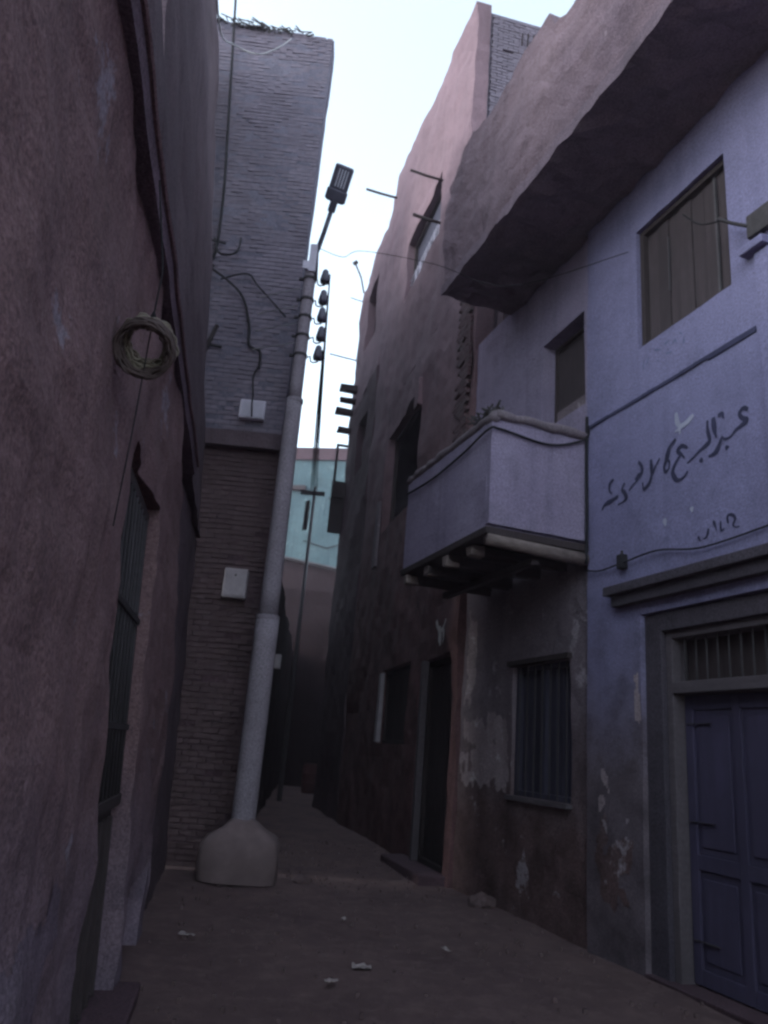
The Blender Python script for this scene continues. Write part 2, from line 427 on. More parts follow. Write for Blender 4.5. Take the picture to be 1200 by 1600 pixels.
for k in range(7):
    x = 3.60 + k * 0.18
    b = MB(); y = -0.24
    b.v = []; b.bar((x + 0.07, by(1.25) - 0.18, 1.25), (x + 0.07, by(3.0) - 0.18, 3.0), 0.17, 0.02); b.build('shutter_board', M['wood'], wf)
dr = MB(); dr.bar((3.57, -0.16, 0.12), (3.57, by(1.1) - 0.15, 1.12), 0.07, 0.06); dr.bar((4.87, -0.16, 0.12), (4.87, by(1.1) - 0.15, 1.12), 0.07, 0.06)
dr.bar((3.54, -0.16, 0.08), (4.9, -0.16, 0.08), 0.1, 0.1); dr.bar((3.54, by(1.08) - .15, 1.10), (4.9, by(1.08) - .15, 1.10), 0.07, 0.07)
df = dr.build('lower_door', M['wood'], LH, bevel=0.006)
for k in range(6):
    x = 3.60 + k * 0.205
    b = MB(); b.bar((x + 0.07, -0.19, 0.1), (x + 0.07, by(1.08) - 0.18, 1.08), 0.19, 0.03); b.build('plank', M['wood'], df, bevel=0.004)
bs = MB(); bs.box(1.5, 3.4, -0.30, -0.17, -0.1, 0.66, 0.02); bs.build('base_course', M['brickd'], LH, bevel=0.02)
st = MB(); st.box(3.3, 5.2, -0.2, 0.16, -0.05, 0.12, 0.03); st.build('doorstep', M['dark'], LH, bevel=0.02)

# wire coil hanging on the left wall
coil = thing('wire_coil', 'ragged round coil of straw-coloured wire hanging on the left mud wall', 'coil of wire', (0, 0, 0))
def LW(s, off, z):   # point on the left wall in the world
    d = Vector((-0.16505, 0.98629, 0)); n = Vector((0.98629, 0.16505, 0))
    return Vector((-1.97, 8.81, 0)) + d * s + n * off + Vector((0, 0, z))
cc = Vector((-1.083, 3.0, 3.21))
axis = Vector((0.10, -0.72, -0.68)).normalized()
e1 = axis.cross(Vector((0, 0, 1))).normalized(); e2 = axis.cross(e1)
rng = random.Random(3)
def loop_pts(rad, h, ph, n=40, wob=0.012):
    return [tuple(cc + (e1 * cos(a) + e2 * sin(a)) * 0.74 * (rad + wob * noise.noise(Vector((cos(a) * 2, sin(a) * 2, ph)))) + axis * 0.74 * (h + wob * 1.4 * noise.noise(Vector((cos(a) * 2, sin(a) * 2, ph + 9)))))
            for a in [2 * math.pi * k / n for k in range(n)]]
cl = MB()
for k in range(26): cl.tube(loop_pts(rng.uniform(0.105, 0.15), rng.uniform(-0.02, 0.05), k * 1.3, wob=0.04), 0.0048, 5, close=True)
cl.build('strand_bundle', M['rope'], coil, smooth=True)
cl = MB()
for k in range(24): cl.tube(loop_pts(rng.uniform(0.135, 0.165), rng.uniform(0.05, 0.15), k * 2.1, wob=0.02), 0.006, 5, close=True)
cl.build('dark_strand_bundle', M['roped'], coil, smooth=True)
cl = MB(); tp = cc + Vector((0, 0, 0.12))
cl.tube([LW(-5.75, -0.2, 4.15), tp + Vector((0.002, 0, 0.25)), tp], 0.004, 5); cl.tube([tp, tp + Vector((0.004, 0, -0.5)), tp + Vector((0, 0, -0.95))], 0.003, 5)
cl.tube([tp + (e1 * 0.02) + Vector((0, 0, -.05)), tp + Vector((0, 0, .03)), tp - e1 * 0.02 + Vector((0, 0, -.05))], 0.018, 6)
cl.build('hanging_cord', M['cable'], coil)

# ================================================================== BRICK HOUSE facing the camera
KH = thing('brick_house', 'tall narrow grey brick house behind the street lamp, its upper floors standing out', 'house', (-2.3, 10.75, 0), R(-178))
LEAN = 0.004
wall_grid('upper_wall', M['brickwall'], KH, -0.66, 3.6, 6.0, 13.95, [], step=0.3, amp=0.03, y=0.0, thick=0.35, seed=11,
          top=lambda x: 13.85 + 0.12 * x / 1.6 + 0.06 * sub(x, 0, 3, 2), x0f=lambda z: 0.012 * sub(z, 0, 1.5, 7) - 0.004 * (z - 6), edge=0.02)
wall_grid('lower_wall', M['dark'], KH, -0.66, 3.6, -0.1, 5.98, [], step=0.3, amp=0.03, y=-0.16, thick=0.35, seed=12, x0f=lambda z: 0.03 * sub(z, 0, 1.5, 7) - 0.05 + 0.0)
bd = MB(); bd.box(-0.70, 3.5, -0.15, 0.035, 5.78, 6.02, 0.012); bd.build('string_course', M['mud_up'], KH, bevel=0.01)
mb = MB(); F_ = [(-0.62, -0.36), (3.6, -0.36), (6.5, -15.0), (1.5, -15.0)]
for k in range(4):
    a, b = F_[k], F_[(k + 1) % 4]; mb.face([(a[0], a[1], 0), (b[0], b[1], 0), (b[0], b[1], 13.5), (a[0], a[1], 13.5)])
mb.face([(x, y, 13.5) for x, y in F_]); mb.build('body', M['brickwall'], KH)  # depth stretched out of view to shade the alley beyond
mb = MB(); F_ = [(1.6, -5.2), (9.0, -5.2), (10.0, -16.0), (3.2, -16.0)]
for k in range(4):
    a, b = F_[k], F_[(k + 1) % 4]; mb.face([(a[0], a[1], 0), (b[0], b[1], 0), (b[0], b[1], 18.0), (a[0], a[1], 18.0)])
mb.face([(x, y, 18.0) for x, y in F_]); mb.build('unseen_shade_block', M['brickwall'], KH)  # unseen mass added to keep sky light off the pink wall
br = Bricks(KH, None, 300)
kf = lambda x, z: 0.004 + 0.03 * (1.3 * sub(x, z, 0.7, 11) + 0.7 * sub(x, z, 2.1, 14))
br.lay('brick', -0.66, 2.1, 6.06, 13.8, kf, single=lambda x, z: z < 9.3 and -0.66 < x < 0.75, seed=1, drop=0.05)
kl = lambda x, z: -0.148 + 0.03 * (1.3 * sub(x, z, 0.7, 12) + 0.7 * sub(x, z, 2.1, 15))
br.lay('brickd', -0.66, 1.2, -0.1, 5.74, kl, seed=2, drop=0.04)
br.finish()
# thatch and broken bricks along its roof edge
mb = MB(); rng = random.Random(5)
for k in range(170):
    x = rng.uniform(-0.35, 2.0); z = 13.80 + 0.07 * x + rng.uniform(-0.02, 0.06)
    a = rng.uniform(-0.25, 0.25)
    mb.bar((x, rng.uniform(-0.25, 0.10), z), (x + rng.uniform(0.1, 0.3), rng.uniform(-0.1, 0.16), z + a * 0.25), 0.015, 0.015)
tag(mb.build('roof_thatch', M['straw'], KH), kind='stuff')
mb = MB(); mb.bar((0.55, 0.05, 7.75), (1.05, 0.03, 5.95), 0.06, 0.05); mb.build('brace', M['wood'], KH)
for (x, z, ww) in ((0.85, 9.29, 0.45), (1.0, 8.85, 0.5), (0.9, 7.42, 0.95)):
    mb = MB(); mb.bar((x - ww / 2, 0.06, z - 0.04), (x + ww / 2, 0.06, z + 0.03), 0.03, 0.03); mb.build('batten', M['iron'], KH)

def KP(x, z, off=0.0):   # X in the world measured on the brick front
    s = x + 2.3
    return Vector((-2.3 + s * 0.99939, 10.75 + s * 0.0349 - off, z))
# meter boxes on the brick front
bx = thing('meter_box', 'small white box high on the grey brick front with a black wire down its face', 'meter box', KP(-2.11, 6.20), R(-178))
b = MB(); b.box(-0.19, 0.19, 0.03, 0.14, 0.0, 0.30); b.build('case', M['white'], bx, bevel=0.012)
b = MB(); b.box(-0.17, 0.17, 0.141, 0.15, 0.02, 0.28); b.build('cover', M['white'], bx, bevel=0.006)
bx = thing('meter_box', 'dusty pale box on the dark lower brickwork left of the lamp pole', 'meter box', KP(-2.02, 3.50), R(-178))
b = MB(); b.box(-0.165, 0.165, -0.13, 0.03, 0.0, 0.42); b.build('case', M['offwhite'], bx, bevel=0.012)
b = MB(); b.box(-0.145, 0.145, 0.031, 0.04, 0.025, 0.39); b.build('cover', M['offwhite'], bx, bevel=0.006)
b = MB(); b.tube([(0, 0.042, 0.32), (0, 0.055, 0.32)], 0.014, 8); b.build('lock', M['iron'], bx)
# its cables
def cable(pts, r=0.012, mat='cable', label='', n=8, name='cable', group=None, smoothn=6):
    P = [Vector(p) for p in pts]; out = []
    for k in range(len(P) - 1):
        p0 = P[max(k - 1, 0)]; p1 = P[k]; p2 = P[k + 1]; p3 = P[min(k + 2, len(P) - 1)]
        for q in range(smoothn):
            t = q / smoothn
            out.append(0.5 * ((2 * p1) + (p2 - p0) * t + (2 * p0 - 5 * p1 + 4 * p2 - p3) * t * t + (3 * p1 - p0 - 3 * p2 + p3) * t ** 3))
    out.append(P[-1]); o0 = out[0]
    mb = MB(); mb.tube([p - o0 for p in out], r, n)
    o = mb.build(name, M[mat], None, smooth=True); o.location = o0
    return tag(o, label, 'cable', group)
cable([KP(-3.48, 14.6, .1), KP(-3.27, 12.3, .1), KP(-3.09, 10.3, .1), KP(-3.05, 9.2, .08), KP(-3.1, 8.9, .06)], 0.022, 'cable', 'thick black cable dropping down the left edge of the grey brick front')
cable([KP(-3.12, 8.9, .09), KP(-3.0, 7.6, .08), KP(-3.05, 7.3, .08)], 0.03, 'cable', 'short dark pipe stub on the grey brick front under the thick drop cable')
cable([KP(-2.12, 7.1, .08), KP(-2.17, 6.9, .08), KP(-2.13, 6.6, .08), KP(-2.11, 6.45, .19), KP(-2.09, 6.22, .17)], 0.011, 'cable', 'thin black wire hanging over the face of the small white box')
cable([KP(-3.1, 8.75, .1), KP(-2.75, 8.5, .13), KP(-2.5, 8.25, .1), KP(-2.35, 7.8, .08), KP(-2.3, 7.45, .08), KP(-2.12, 7.35, .08), KP(-2.1, 7.05, .1)], 0.02, 'cable', 'tangled black cable wandering over the grey brick front towards the white box')
cable([KP(-3.1, 9.3, .1), KP(-2.95, 8.95, .2), KP(-2.7, 9.0, .2), KP(-2.68, 9.35, .1)], 0.017, 'cable', 'looped black cable end beside the thick drop cable')
cable([KP(-2.9, 8.55, .1), KP(-2.5, 8.7, .1), KP(-2.3, 8.5, .1), KP(-2.0, 8.2, .1), KP(-1.8, 8.0, .08)], 0.014, 'cable', 'black wire sloping right and down across the middle of the grey brick front')
cable([Vector((-1.75, 4.3, 7.6)), Vector((-2.06, 5.4, 8.75)), Vector((-2.9, 8.5, 11.2)), KP(-3.27, 13.0, .4), KP(-2.85, 12.95, .3), KP(-2.55, 13.25, .2), KP(-2.36, 13.6, .1)], 0.013, 'cablep', 'pale slack cable strung from the mud house up to the brick roof edge')

# ================================================================== LAMP POLE
PX, PY = -1.40, 10.13
LP = thing('street_lamp', 'tall pale concrete pole with stepped shaft and dark flat lamp on slanted arm', 'street lamp', (PX, PY, 0))
def shaft(name, z0, z1, ra, rb, x0=0.0, x1=0.0, mat='conc'):
    mb = MB(); n = 9
    mb.tube([(x0 + (x1 - x0) * k / n, 0, z0 + (z1 - z0) * k / n) for k in range(n + 1)], [ra + (rb - ra) * k / n for k in range(n + 1)], 24)
    return mb.build(name, M[mat], LP, smooth=False)
for nm, a in (('shaft', (0.35, 3.18, 0.148, 0.155, 0.0, -0.01)), ('shaft', (3.16, 6.34, 0.128, 0.115, -0.01, -0.02)), ('shaft', (6.32, 8.55, 0.098, 0.086, -0.02, -0.02))):
    o = shaft(nm, *a)
    for p in o.data.polygons: p.use_smooth = len(p.vertices) == 4
for z, r in ((3.13, 0.159), (6.28, 0.120)):
    mb = MB(); mb.tube([(-0.012, 0, z), (-0.012, 0, z + 0.06)], r, 24); mb.build('collar', M['conc'], LP, bevel=0.006)
# footing
mb = MB(); rings = [(0.0, 0.50, 0.36), (0.20, 0.51, 0.37), (0.42, 0.49, 0.35), (0.50, 0.42, 0.29), (0.60, 0.25, 0.21), (0.68, 0.158, 0.158)]
for z, a, b_ in rings:
    for q in range(28):
        t = 2 * math.pi * q / 28
        cx = abs(cos(t)) ** 0.55 * (1 if cos(t) >= 0 else -1); sy = abs(sin(t)) ** 0.55 * (1 if sin(t) >= 0 else -1)
        d = 0.95 + 0.10 * noise.noise(Vector((cos(t) * 2.5, sin(t) * 2.5, z * 5))) + 0.03 * noise.noise(Vector((cos(t) * 9, sin(t) * 9, z * 15)))
        mb.v.append((cx * a * d, sy * b_ * d, z - 0.05 * (z > 0) * noise.noise(Vector((t, z * 3, 1)))))
for k in range(len(rings) - 1):
    for q in range(28):
        mb.f.append((k * 28 + q, k * 28 + (q + 1) % 28, (k + 1) * 28 + (q + 1) % 28, (k + 1) * 28 + q))
mb.f.append(tuple(range(len(rings) * 28 - 28, len(rings) * 28)))
mb.build('footing', M['base'], LP, smooth=True)
# head bracket, arm, lamp
mb = MB(); mb.box(-0.14, 0.05, -0.115, -0.09, 8.46, 8.60); mb.box(-0.055, 0.055, -0.118, 0.04, 8.42, 8.90, 0.004); mb.build('head_plate', M['white'], LP, bevel=0.006)
mb = MB(); mb.tube([(0.06, -0.02, 8.35), (0.03, -0.03, 8.8), (0.06, -0.05, 8.90), (0.12, -0.12, 9.10), (0.21, -0.24, 9.44)], [0.04, 0.04, 0.038, 0.036, 0.036], 12)
mb.build('arm', M['lamp'], LP, smooth=True)
ld = Vector((0.19, -0.42, 0.52)).normalized()     # along the lamp
lx = Vector((0.93, 0.32, -0.06)); lx = (lx - ld * lx.dot(ld)).normalized(); lz = lx.cross(ld)
if lz.y > 0: lz = -lz
c0 = Vector((0.21, -0.24, 9.44))
mb = MB(); mb.obox(c0 + ld * 0.06, lx, ld, lz, 0.055, 0.09, 0.045); mb.build('lamp_neck', M['lamp'], LP, bevel=0.012)
mb = MB(); mb.obox(c0 + ld * 0.39, lx, ld, lz, 0.145, 0.27, 0.035); hd_ = mb.build('lamp_head', M['lamp'], LP, bevel=0.03)
mb = MB(); mb.obox(c0 + ld * 0.22, lx, ld, lz, 0.16, 0.085, 0.045); mb.build('ballast_box', M['lamp'], hd_, bevel=0.02)
for k in range(4):
    mb = MB(); mb.obox(c0 + ld * 0.47 + lx * (-0.066 + 0.044 * k) + lz * 0.037, lx, ld, lz, 0.008, 0.13, 0.004); mb.build('light_strip', M['led'], hd_)
# insulators
POTS = [(0.21, 8.41), (0.22, 8.05), (0.23, 7.75), (0.25, 7.43), (0.24, 7.11)]
ins0 = None; hook0 = None; clamp0 = None
for k, (dx, z) in enumerate(POTS):
    mb = MB(); prof = [(-0.115, 0.035), (-0.11, 0.070), (-0.06, 0.074), (0.0, 0.062), (0.06, 0.050), (0.09, 0.045), (0.115, 0.022)]
    if ins0 is None:
        mb.tube([(0, 0, p[0]) for p in prof], [p[1] for p in prof], 14); ins0 = mb.build('insulator', M['pot'], LP, smooth=True); o = ins0
    else:
        o = ins0.copy(); COL.objects.link(o); o.parent = LP
    o.location = (dx, -0.02, z)
    mb = MB(); zz = z - 0.115
    if hook0 is None:
        mb.tube([(-0.17, 0.02, 0.02), (-0.115, 0.02, 0.05), (-0.10, 0.02, -0.03), (-0.07, 0.01, -0.055), (0.0, 0, -0.05), (0.0, 0, 0.03)], 0.012, 8)
        hook0 = mb.build('hook', M['iron'], o, smooth=True); h = hook0
    else:
        h = hook0.copy(); COL.objects.link(h); h.parent = o
    h.location = (0, 0, -0.11)
    mb = MB()
    if clamp0 is None:
        mb.tube([(0, 0, -0.02), (0, 0, 0.02)], 0.104, 20); mb.box(-0.16, -0.09, -0.02, 0.02, -0.015, 0.015)
        clamp0 = mb.build('clamp', M['iron'], LP); c = clamp0
    else:
        c = clamp0.copy(); COL.objects.link(c); c.parent = LP
    c.location = (-0.02, 0, z - 0.07)

# far pole and the lines to it
FP = thing('utility_pole', 'thin distant pole with a short crossarm in front of the turquoise house', 'utility pole', (-2.35, 24.0, 0))
mb = MB(); mb.tube([(0, 0, 0), (0.02, 0, 9.75)], [0.075, 0.05], 10); mb.build('pole', M['ironp'], FP, smooth=True)
mb = MB(); mb.box(-0.42, 0.36, -0.06, 0.04, 9.45, 9.58); mb.build('crossarm', M['iron'], FP)
mb = MB(); mb.box(-0.22, -0.10, -0.16, -0.06, 8.2, 9.2, 0.03); mb.build('cable_bundle', M['iron'], FP)
for k, (dx, z) in enumerate(POTS):
    a = Vector((PX + dx + 0.065, PY + 0.0, z + 0.05)); b = Vector((-2.35 + 0.1 - 0.05 * k, 23.9, 9.6 - 0.02 * k))
    pts = [a.lerp(b, t) - Vector((0, 0, 0.9 * 4 * t * (1 - t) * 0.45)) for t in (0, .12, .25, .5, .75, 1)]
    cable(pts, 0.012, 'cable', 'power line from the %s insulator of the concrete pole to the distant pole' % ('topmost', 'second highest', 'middle', 'second lowest', 'lowest')[k],
          name='power_line', group='power lines between the two poles')
for k, z in enumerate((8.20, 7.90, 7.60, 7.27)):
    cable([Vector((PX - 0.1, PY + 0.02, z)), Vector((PX - 0.6, PY + 0.3, z + 0.03)), KP(-2.25, z + 0.12, .05)], 0.006, 'cablep',
          'thin service wire from the %s clamp of the concrete pole to the brick front' % ('topmost', 'second', 'third', 'lowest')[k], name='service_wire', group='thin wires from pole to brick house')

# ================================================================== BLUE HOUSE
BH = thing('blue_house', 'blue-washed house on the right with painted writing, balcony and jutting top floor', 'house', (1.24, 10.99, 0), R(108.5))
def by_disp(x, z, seed=21, amp=0.014):
    return amp * (1.3 * sub(x, z, 0.7, seed) + 0.7 * sub(x, z, 2.1, seed + 3) + 0.35 * sub(x, z, 6.0, seed + 5))
W_UP = (-5.36, -4.05, 5.85, 7.30)
DOOR = (-6.75, -3.99, 0.0, 3.04)
W_R = (-7.2, -5.86, 3.75, 5.20)
wall_grid('wall', M['blue'], BH, -14, -3.13, -0.1, 7.98, [W_UP, DOOR, W_R], step=0.2, amp=0.014, seed=21, thick=0.3)
W_SM = (-2.96, -1.98, 5.70, 6.95); W_LO = (-2.72, -1.45, 1.24, 2.73); B_DR = (-1.75, -0.85, 3.95, 5.9)
wall_grid('wall', M['grey'], BH, -3.128, 0.02, -0.1, 3.9, [W_LO], step=0.18, amp=0.03, y=-0.07, seed=23, thick=0.3, edge=0.02)
wall_grid('wall', M['lilac'], BH, -3.128, 0.02, 3.9, 7.98, [W_SM], step=0.2, amp=0.02, y=-0.072, seed=24, thick=0.3)
shell('body', M['parapet'], BH, -14, 0.0, -0.38, -6.5, 0, 9.5)
# overhang
wall_grid('parapet', M['parapet'], BH, -14, -1.07, 7.97, 10.0, [], step=0.10, amp=0.065, y=1.06, thick=0.22, seed=31, edge=0.035,
          top=lambda x: 10.12 + 0.12 * sub(x, 0, 1.3, 5) + 0.07 * sub(x, 0, 5, 6) - (0.30 if -4.75 < x < -4.0 else 0) - max(0, (x + 1.6)) * 0.5)
wall_grid('parapet_end', M['parapet'], BH, -1.30, -1.06, 7.99, 9.9, [], step=0.2, amp=0.03, y=0.83, thick=1.2, seed=33)
mb = MB()
nx, ny = 150, 16
for i in range(nx + 1):
    for j in range(ny + 1):
        x = -14 + 12.94 * i / nx; y = -0.35 + 1.43 * j / ny
        mb.v.append((x + (0.04 * sub(y * 3, 0, 1, 2) if i == nx else 0), y + (0.02 * sub(x * 3, 0, 1, 2) if j == ny else 0), 7.965 + 0.06 * sub(x, y, 1.6, 41) + 0.06 * sub(x, y, 4.5, 42) - 0.03))
for i in range(nx + 1):
    for j in range(ny + 1):
        x, y, z = mb.v[i * (ny + 1) + j]; mb.v.append((x, y - 0.002, z + 0.16))
o_ = (nx + 1) * (ny + 1)
for i in range(nx):
    for j in range(ny):
        a = i * (ny + 1) + j; mb.f.append((a, a + 1, a + ny + 2, a + ny + 1)); mb.f.append((o_ + a, o_ + a + ny + 1, o_ + a + ny + 2, o_ + a + 1))
for i in range(nx):
    for j in (0, ny):
        a = i * (ny + 1) + j; mb.f.append((a, a + ny + 1, o_ + a + ny + 1, o_ + a))
for j in range(ny):
    for i in (0, nx):
        a = i * (ny + 1) + j; mb.f.append((a, a + 1, o_ + a + 1, o_ + a))
mb.build('soffit', M['soffit'], BH)

# upper boarded window
wf = MB(); a, b, c, d = W_UP
wf.box(a, a + 0.06, -0.13, -0.05, c, d); wf.box(b - 0.06, b, -0.13, -0.05, c, d); wf.box(a + .06, b - .06, -0.13, -0.05, d - 0.06, d); wf.box(a + .06, b - .06, -0.13, -0.05, c, c + 0.06)
wo_ = wf.build('window', M['wood'], BH, bevel=0.005)
n = 7
for k in range(n):
    x0 = a + 0.06 + (b - a - 0.12) * k / n; x1 = a + 0.06 + (b - a - 0.12) * (k + 1) / n
    mb = MB(); yy = -0.125 + random.uniform(-0.01, 0.01); mb.box(x0 + 0.004, x1 - 0.004, yy, yy + 0.02, c + 0.06, d - 0.06, 0.002); mb.build('board', M['board'], wo_)
mb = MB(); mb.box(a + 0.20, a + 0.225, -0.09, -0.07, c + 0.02, d - .1); mb.build('rod', M['ironp'], wo_)
mb = MB(); mb.box(b - 0.42, b - 0.405, -0.095, -0.08, c + 0.5, d - .3); mb.build('rod', M['ironp'], wo_)
# small deep window
a, b, c, d = W_SM
wf = MB(); wf.box(a, a + 0.05, -0.33, -0.27, c, d); wf.box(b - 0.05, b, -0.33, -0.27, c, d); wf.box(a + .05, b - .05, -0.33, -0.27, d - 0.05, d); wf.box(a + .05, b - .05, -0.33, -0.27, c, c + 0.05)
wo_ = wf.build('window', M['wood'], BH, bevel=0.004)
mb = MB(); mb.box(a + 0.05, b - 0.05, -0.32, -0.30, c + 0.05, d - 0.05); mb.build('panel', M['board'], wo_)
mb = MB(); mb.box(a + 0.05, b - 0.05, -0.298, -0.28, c + 0.05, c + 0.30); mb.build('panel', M['grey'], wo_)
# lower shuttered window
a, b, c, d = W_LO
wf = MB(); wf.box(a, a + 0.06, -0.24, -0.12, c, d); wf.box(b - 0.06, b, -0.24, -0.12, c, d); wf.box(a + .06, b - .06, -0.24, -0.12, d - 0.07, d); wf.box(a + .06, b - .06, -0.24, -0.12, c, c + 0.06)
wf.box((a + b) / 2 - 0.03, (a + b) / 2 + 0.03, -0.23, -0.13, c + 0.06, d - 0.07)
wo_ = wf.build('window', M['shutter'], BH, bevel=0.005)
for side in range(2):
    xa = a + 0.06 if side == 0 else (a + b) / 2 + 0.03; xb = (a + b) / 2 - 0.03 if side == 0 else b - 0.06
    for k in range(4):
        x0 = xa + (xb - xa) * k / 4; x1 = xa + (xb - xa) * (k + 1) / 4
        mb = MB(); mb.box(x0 + 0.004, x1 - 0.004, -0.215, -0.19, c + 0.06, d - 0.07); mb.build('shutter_board', M['shutter'], wo_, bevel=0.003)
mb = MB(); mb.box(a - 0.05, b + 0.05, -0.12, 0.0, d + 0.003, d + 0.06, 0.004); mb.build('lintel', M['wood'], wo_)
mb = MB(); mb.box(a - 0.03, b + 0.03, -0.10, -0.005, c - 0.05, c - 0.003, 0.004); mb.build('sill', M['wood_pale'], wo_)
for k in range(7):
    x = a + 0.12 + k * 0.17
    mb = MB(); mb.tube([(x, -0.10, c + 0.01), (x, -0.10, d - 0.01)], 0.009, 6); mb.build('bar', M['iron'], wo_)
# right edge window
a, b, c, d = W_R
wf = MB(); wf.box(b - 0.07, b, -0.2, -0.1, c, d); wf.box(a, b - .07, -0.2, -0.1, d - 0.07, d); wf.box(a, b - .07, -0.2, -0.1, c, c + .07)
wo_ = wf.build('window', M['wood'], BH, bevel=0.005)
for k in range(7):
    x1 = b - 0.07 - k * 0.18; mb = MB(); mb.box(x1 - 0.174, x1, -0.17, -0.15, c + 0.07, d - 0.07); mb.build('board', M['wood'], wo_)
# string line (thin proud dark band) and pilaster edge
mb = MB()
for k in range(13):
    x0 = -5.60 + k * 0.187; x1 = x0 + 0.187
    mb.box(x0, x1, -0.02, 0.016 + by_disp(x0, 5.28), 5.258 - (0.018 if k < 3 else 0), 5.295)
mb.build('painted_band', M['ink'], BH)
mb = MB(); mb.box(-5.84, -5.66, -0.02, 0.045, 3.4, 5.95, 0.006); mb.build('pilaster', M['blue'], BH, bevel=0.01)
mb = MB(); mb.box(-5.82, -5.56, -0.02, 0.10, 5.97, 6.05, 0.008); mb.build('pilaster_cap', M['blue'], BH, bevel=0.01)
# door surround
mb = MB(); mb.box(-9.0, -3.61, -0.02, 0.15, 3.25, 3.34, 0.004); mb.box(-9.0, -3.66, -0.02, 0.09, 3.14, 3.247, 0.004); mb.build('door_hood', M['hood'], BH, bevel=0.008)
DF = MB()
DF.box(-4.22, -3.992, -0.16, -0.05, -0.05, 3.03, 0.003); DF.box(-6.75, -4.222, -0.16, -0.05, 2.86, 3.03, 0.003)
dfo = DF.build('door', M['hood'], BH, bevel=0.01)
mb = MB(); mb.box(-4.30, -4.222, -0.26, -0.10, 0.0, 2.855); mb.box(-6.75, -4.302, -0.26, -0.10, 2.79, 2.855); mb.build('door_frame', M['wood_pale'], dfo, bevel=0.006)
mb = MB(); mb.box(-6.75, -4.302, -0.27, -0.09, 2.30, 2.40, 0.002); mb.build('transom_rail', M['wood_pale'], dfo, bevel=0.006)
for k in range(18):
    x = -4.40 - k * 0.13
    mb = MB(); mb.tube([(x, -0.17, 2.40), (x, -0.17, 2.79)], 0.009, 6); mb.build('transom_bar', M['iron'], dfo)
mb = MB(); mb.box(-6.75, -4.302, -0.29, -0.275, 2.40, 2.79); mb.build('transom_board', M['wood'], dfo)
for lf, (xa, xb) in enumerate(((-5.50, -4.31), (-6.74, -5.515))):
    L = MB(); y0, y1 = -0.265, -0.215
    L.box(xa, xa + 0.09, y0, y1, 0.03, 2.29); L.box(xb - 0.09, xb, y0, y1, 0.03, 2.29)
    L.box((xa + xb) / 2 - 0.045, (xa + xb) / 2 + 0.045, y0, y1, 0.03, 2.29)
    for z in (0.03, 0.88, 2.17):
        for q in range(2):
            p0 = xa + 0.09 if q == 0 else (xa + xb) / 2 + 0.045; p1 = (xa + xb) / 2 - 0.045 if q == 0 else xb - 0.09
            L.box(p0 + .0005, p1 - .0005, y0 + .001, y1 - .001, z, z + 0.12)
    leaf = L.build('door_leaf', M['door'], dfo, bevel=0.006)
    for q in range(2):
        p0 = xa + 0.09 if q == 0 else (xa + xb) / 2 + 0.045; p1 = (xa + xb) / 2 - 0.045 if q == 0 else xb - 0.09
        for z0, z1 in ((0.15, 0.88), (1.00, 2.17)):
            for e in range(3):
                w3 = (p1 - p0) / 3
                pass
            mb = MB(); mb.box(p0 + .001, p1 - .001, y0 + 0.008, y1 - 0.022, z0, z1); mb.box(p0 + 0.05, p1 - 0.05, y1 - 0.0215, y1 - 0.008, z0 + 0.06, z1 - 0.06); mb.build('door_panel', M['door'], dfo, bevel=0.006)
mb = MB(); mb.box(-5.52, -5.49, -0.214, -0.19, 0.03, 2.29); mb.build('astragal', M['door'], dfo, bevel=0.004)
for z in (0.35, 1.25, 2.05):
    mb = MB(); mb.bar((-4.33, -0.212, z), (-4.62, -0.212, z), 0.022, 0.006); mb.build('hinge', M['iron'], dfo)
mb = MB(); mb.tube([(-5.42, -0.21, 1.10), (-5.42, -0.16, 1.12), (-5.42, -0.155, 1.22), (-5.42, -0.21, 1.24)], 0.010, 8); mb.build('handle', M['iron'], dfo)
mb = MB(); mb.box(-5.47, -5.36, -0.213, -0.203, 1.30, 1.42); mb.build('lock_plate', M['iron'], dfo, bevel=0.004)
mb = MB(); mb.box(-6.7, -4.0, -0.35, 0.02, -0.06, 0.02, 0.01); mb.build('threshold', M['dark'], dfo, bevel=0.01)

